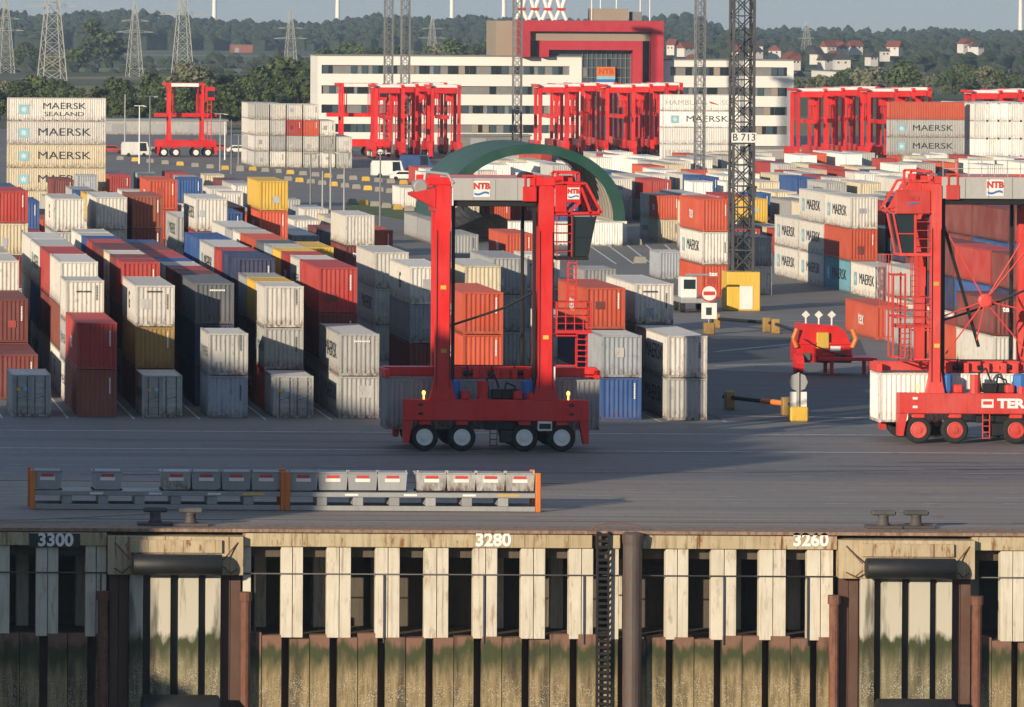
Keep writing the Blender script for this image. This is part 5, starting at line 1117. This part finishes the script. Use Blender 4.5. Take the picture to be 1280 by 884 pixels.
for px in list(range(404, 625, 16)):
    j += 1; mk = rt.choice(('leafg','leafp','leafd')); tree(px+rt.uniform(-5,5), 98+rt.uniform(-3,3), rt.uniform(52,66), rt.randrange(4), mk, '%s tree, %s from the left above the office roof' % (TW[mk], ORD1[j-1]), 'trees behind the office')
# far wooded ridge
M['wood'] = leaf_mat('far_wood', (0.016,0.026,0.012), (0.035,0.05,0.02))
blob = []
for th in (0.25, 0.9, 1.5):
    for a in range(7): blob.append((math.sin(th)*math.cos(a*0.8976+th), math.sin(th)*math.sin(a*0.8976+th), math.cos(th)))
bf = [(a, (a+1)%7, 7+(a+1)%7, 7+a) for a in range(7)]+[(7+a, 7+(a+1)%7, 14+(a+1)%7, 14+a) for a in range(7)]+[tuple(range(6,-1,-1))]
def wood(name, prof, Y, depth, rows_, label, sz=(4.5, 10), dens=1.0, mat='wood'):
    """prof: outline (px, py) of the tree tops"""
    mb = MB(); r = random.Random(len(label))
    for j in range(rows_):
        Yj = Y+depth*j/max(1, rows_-1); x = prof[0][0]
        while x < prof[-1][0]:
            for a, b in zip(prof, prof[1:]):
                if a[0] <= x <= b[0]: top = a[1]+(b[1]-a[1])*(x-a[0])/(b[0]-a[0]); break
            z = at(x, top, Y+depth).z*(0.45+0.55*(j+1)/rows_)+r.uniform(-3, 1.5); s = r.uniform(*sz); X = at(x, 0, Yj).x; yy = Yj+r.uniform(-20, 20); zz = max(z-s*0.7, -s*0.3)
            sx_, sz_ = s*r.uniform(0.7, 1.2)*0.7, s*r.uniform(0.8, 1.3)*0.7
            mb.add([(X+v[0]*sx_*r.uniform(0.8,1.2), yy+v[1]*sx_, zz+v[2]*sz_*r.uniform(0.85,1.15)) for v in blob], bf)
            mb.add([(X-sx_,yy,-2),(X+sx_,yy,-2),(X+sx_,yy,zz),(X-sx_,yy,zz)], [(0,1,2,3)])
            x += s*F/Yj*0.55/dens
    o = mb.build(name, M[mat]); o['kind'] = 'stuff'; o['label'] = label; o['category'] = 'wood'; return o
wood('far_wood', [(-60,12),(0,13),(60,18),(150,12),(230,20),(300,26),(400,27),(470,18),(540,22),(640,20),(720,24),(830,18),(880,20),(905,34),(960,34),(1040,35),(1100,38),(1160,34),(1220,38),(1340,36)], 4300, 900, 6, 'far wooded ridge along the horizon')
wood('far_wood', [(-60,62),(40,58),(100,66),(180,72),(230,74),(300,66),(400,64),(520,66),(620,62),(700,60),(840,60),(900,72),(1000,66),(1060,68),(1140,62),(1200,60),(1340,66)], 2500, 500, 3, 'belt of distant trees and hedges before the ridge', (4, 9), 0.5)
wood('far_wood', [(690,40),(760,42),(860,44),(960,48),(1060,44),(1130,48),(1200,46),(1340,46)], 3300, 500, 3, 'wooded slope around the distant village', (4, 9), 0.6)
# village houses on the slope
M['tile'] = plain('roof_tile', (0.19,0.055,0.035), 0.8); M['tiled'] = plain('roof_tile_dark', (0.05,0.045,0.045), 0.8); M['rend'] = plain('render_white', (0.58,0.56,0.52), 0.8)
hr = random.Random(9); sp = sorted([(705+hr.uniform(0, 570), hr.uniform(50, 70)) for _ in range(34)])
for i, (px, py) in enumerate(sp):
    Y = 2450.0+(70-py)*26; p = at(px, py, Y); z0 = max(0.0, p.z-4); w2 = hr.uniform(1.8, 3.8); h = hr.uniform(1.4, 2.6); d2 = 2.8; rf = hr.choice(('tile','tile','tiled'))
    t = empty('village_house', (p.x, Y, z0), hr.uniform(-0.6, 0.6)); tag(t, 'distant %s house with %s roof, %s from the left in the village' % ('white', 'red' if rf == 'tile' else 'dark', ORD1[i]), 'house', 'village houses')
    MB().box(-w2,w2,-d2,d2,-z0 if z0 < 3 else -3.0,h).build('wall', M['rend'], t); g = hr.random() < 0.4
    if g: MB().add([(-w2-0.5,-d2-0.5,h-0.2),(w2+0.5,-d2-0.5,h-0.2),(w2+0.5,d2+0.5,h-0.2),(-w2-0.5,d2+0.5,h-0.2),(0,-d2-0.5,h+w2*0.9),(0,d2+0.5,h+w2*0.9)],[(0,4,5,3),(1,2,5,4),(0,1,4),(2,3,5)]).build('roof', M[rf], t)
    else: MB().add([(-w2-0.5,-d2-0.5,h-0.2),(w2+0.5,-d2-0.5,h-0.2),(w2+0.5,d2+0.5,h-0.2),(-w2-0.5,d2+0.5,h-0.2),(-w2-0.5,0,h+3),(w2+0.5,0,h+3)],[(0,1,5,4),(2,3,4,5),(1,2,5),(3,0,4)]).build('roof', M[rf], t)
    for x in (-w2*0.55, w2*0.35): MB().box(x-0.4,x+0.4,-d2-0.05,-d2-0.001,0.4,1.2).build('window', M['glass'], t)
hall(290, 314, 56, 66, 'q', 'distant brown brick works on the left before the ridge', 20)
# pylons and wind turbines
M['pyl'] = plain('pylon_steel', (0.42,0.42,0.38), 0.6); M['pyld'] = plain('pylon_steel_dark', (0.20,0.21,0.21), 0.6)
def pylon(px, py, h, w, arms, label, mat='pyl'):
    p = gnd(px, py); t = empty('power_pylon', (p.x, p.y, 0), 0.2); tag(t, label, 'pylon', 'power pylons'); th = h*0.0048+0.02; n = 9
    W = lambda z: w/2*(1-z/h)**0.8+0.3; legs = MB(); br = MB()
    for sx_ in (-1, 1):
        for sy in (-1, 1):
            for i in range(n): z0, z1 = h*i/n, h*(i+1)/n; legs.beam((sx_*W(z0),sy*W(z0),z0),(sx_*W(z1),sy*W(z1),z1),th*1.3)
    for i in range(n):
        z0, z1 = h*i/n, h*(i+1)/n
        for s in (-1, 1): br.beam((-W(z0),s*W(z0),z0),(W(z1),s*W(z1),z1),th*0.7); br.beam((W(z0),s*W(z0),z0),(-W(z1),s*W(z1),z1),th*0.7); br.beam((s*W(z0),-W(z0),z0),(s*W(z1),W(z1),z1),th*0.7)
        br.beam((-W(z1),-W(z1),z1),(W(z1),-W(z1),z1),th*0.7)
    legs.build('tower_legs', M[mat], t); br.build('lattice', M[mat], t)
    for z, l in arms:
        for s in (-1, 1): MB().beam((0,0,z*h),(s*l,0,z*h),th*1.2).beam((0,0,z*h+h*0.035),(s*l,0,z*h),th).beam((0,W(z*h),z*h),(s*l,0,z*h),th).build('cross_arm', M[mat], t)
for i, (px, py, h, w, arms) in enumerate(((7,92,34,6,((0.55,8),(0.7,6))),(65,106,46,8.5,((0.62,9),(0.78,11),(0.92,6))),(168,96,31,5.5,((0.6,8),(0.75,6))),(228,97,42,7,((0.62,10),(0.8,7))),(363,90,28,5,((0.55,8),(0.72,6))),(540,80,26,5,((0.55,8),(0.75,6))),(1008,78,24,6,((0.6,5),(0.8,4))))):
    pylon(px, py, h, w, arms, '%s lattice power pylon from the left%s' % (ORD1[i], ', the tallest' if i == 1 else ''))
for i, px in enumerate((268, 422, 565, 630, 1276)):
    Y = 5600.0; p = at(px, 20, Y); t = empty('wind_turbine', (p.x, Y, 0)); tag(t, '%s white wind turbine tower from the left on the horizon' % ORD1[i], 'wind turbine', 'wind turbines')
    MB().cyl((0,0,0),(0,0,95),2.6,12,1.5).build('tower', M['white'], t); MB().bbox(-2,2,-4,6,94,98,0.4).build('nacelle', M['white'], t)
    for k in range(3): a = 0.4+i+k*2.094; MB().add([(-1*math.cos(a),-4.6,96+1*math.sin(a)),(1*math.cos(a),-4.3,96-1*math.sin(a)),(38*math.sin(a)+0.3*math.cos(a),-4.4,96+38*math.cos(a)),(38*math.sin(a)-0.3*math.cos(a),-4.5,96+38*math.cos(a))],[(0,1,2,3),(3,2,1,0)]).build('blade', M['white'], t)
# ------------------------------------------------------------ air
hz = MB().box(-3900, 5900, -700, 9400, -10.5, 140).build('haze', None); hz['kind'] = 'stuff'; hz['label'] = 'thin evening haze over the whole harbour'
m = bpy.data.materials.new('haze_air'); m.use_nodes = True; t = m.node_tree; t.nodes.remove(t.nodes['Principled BSDF'])
pv = t.nodes.new('ShaderNodeVolumePrincipled'); pv.inputs['Color'].default_value = (0.52,0.74,1.0,1); pv.inputs['Density'].default_value = 0.00006; pv.inputs['Anisotropy'].default_value = 0.0
t.links.new(pv.outputs[0], t.nodes['Material Output'].inputs['Volume']); hz.data.materials[0] = m
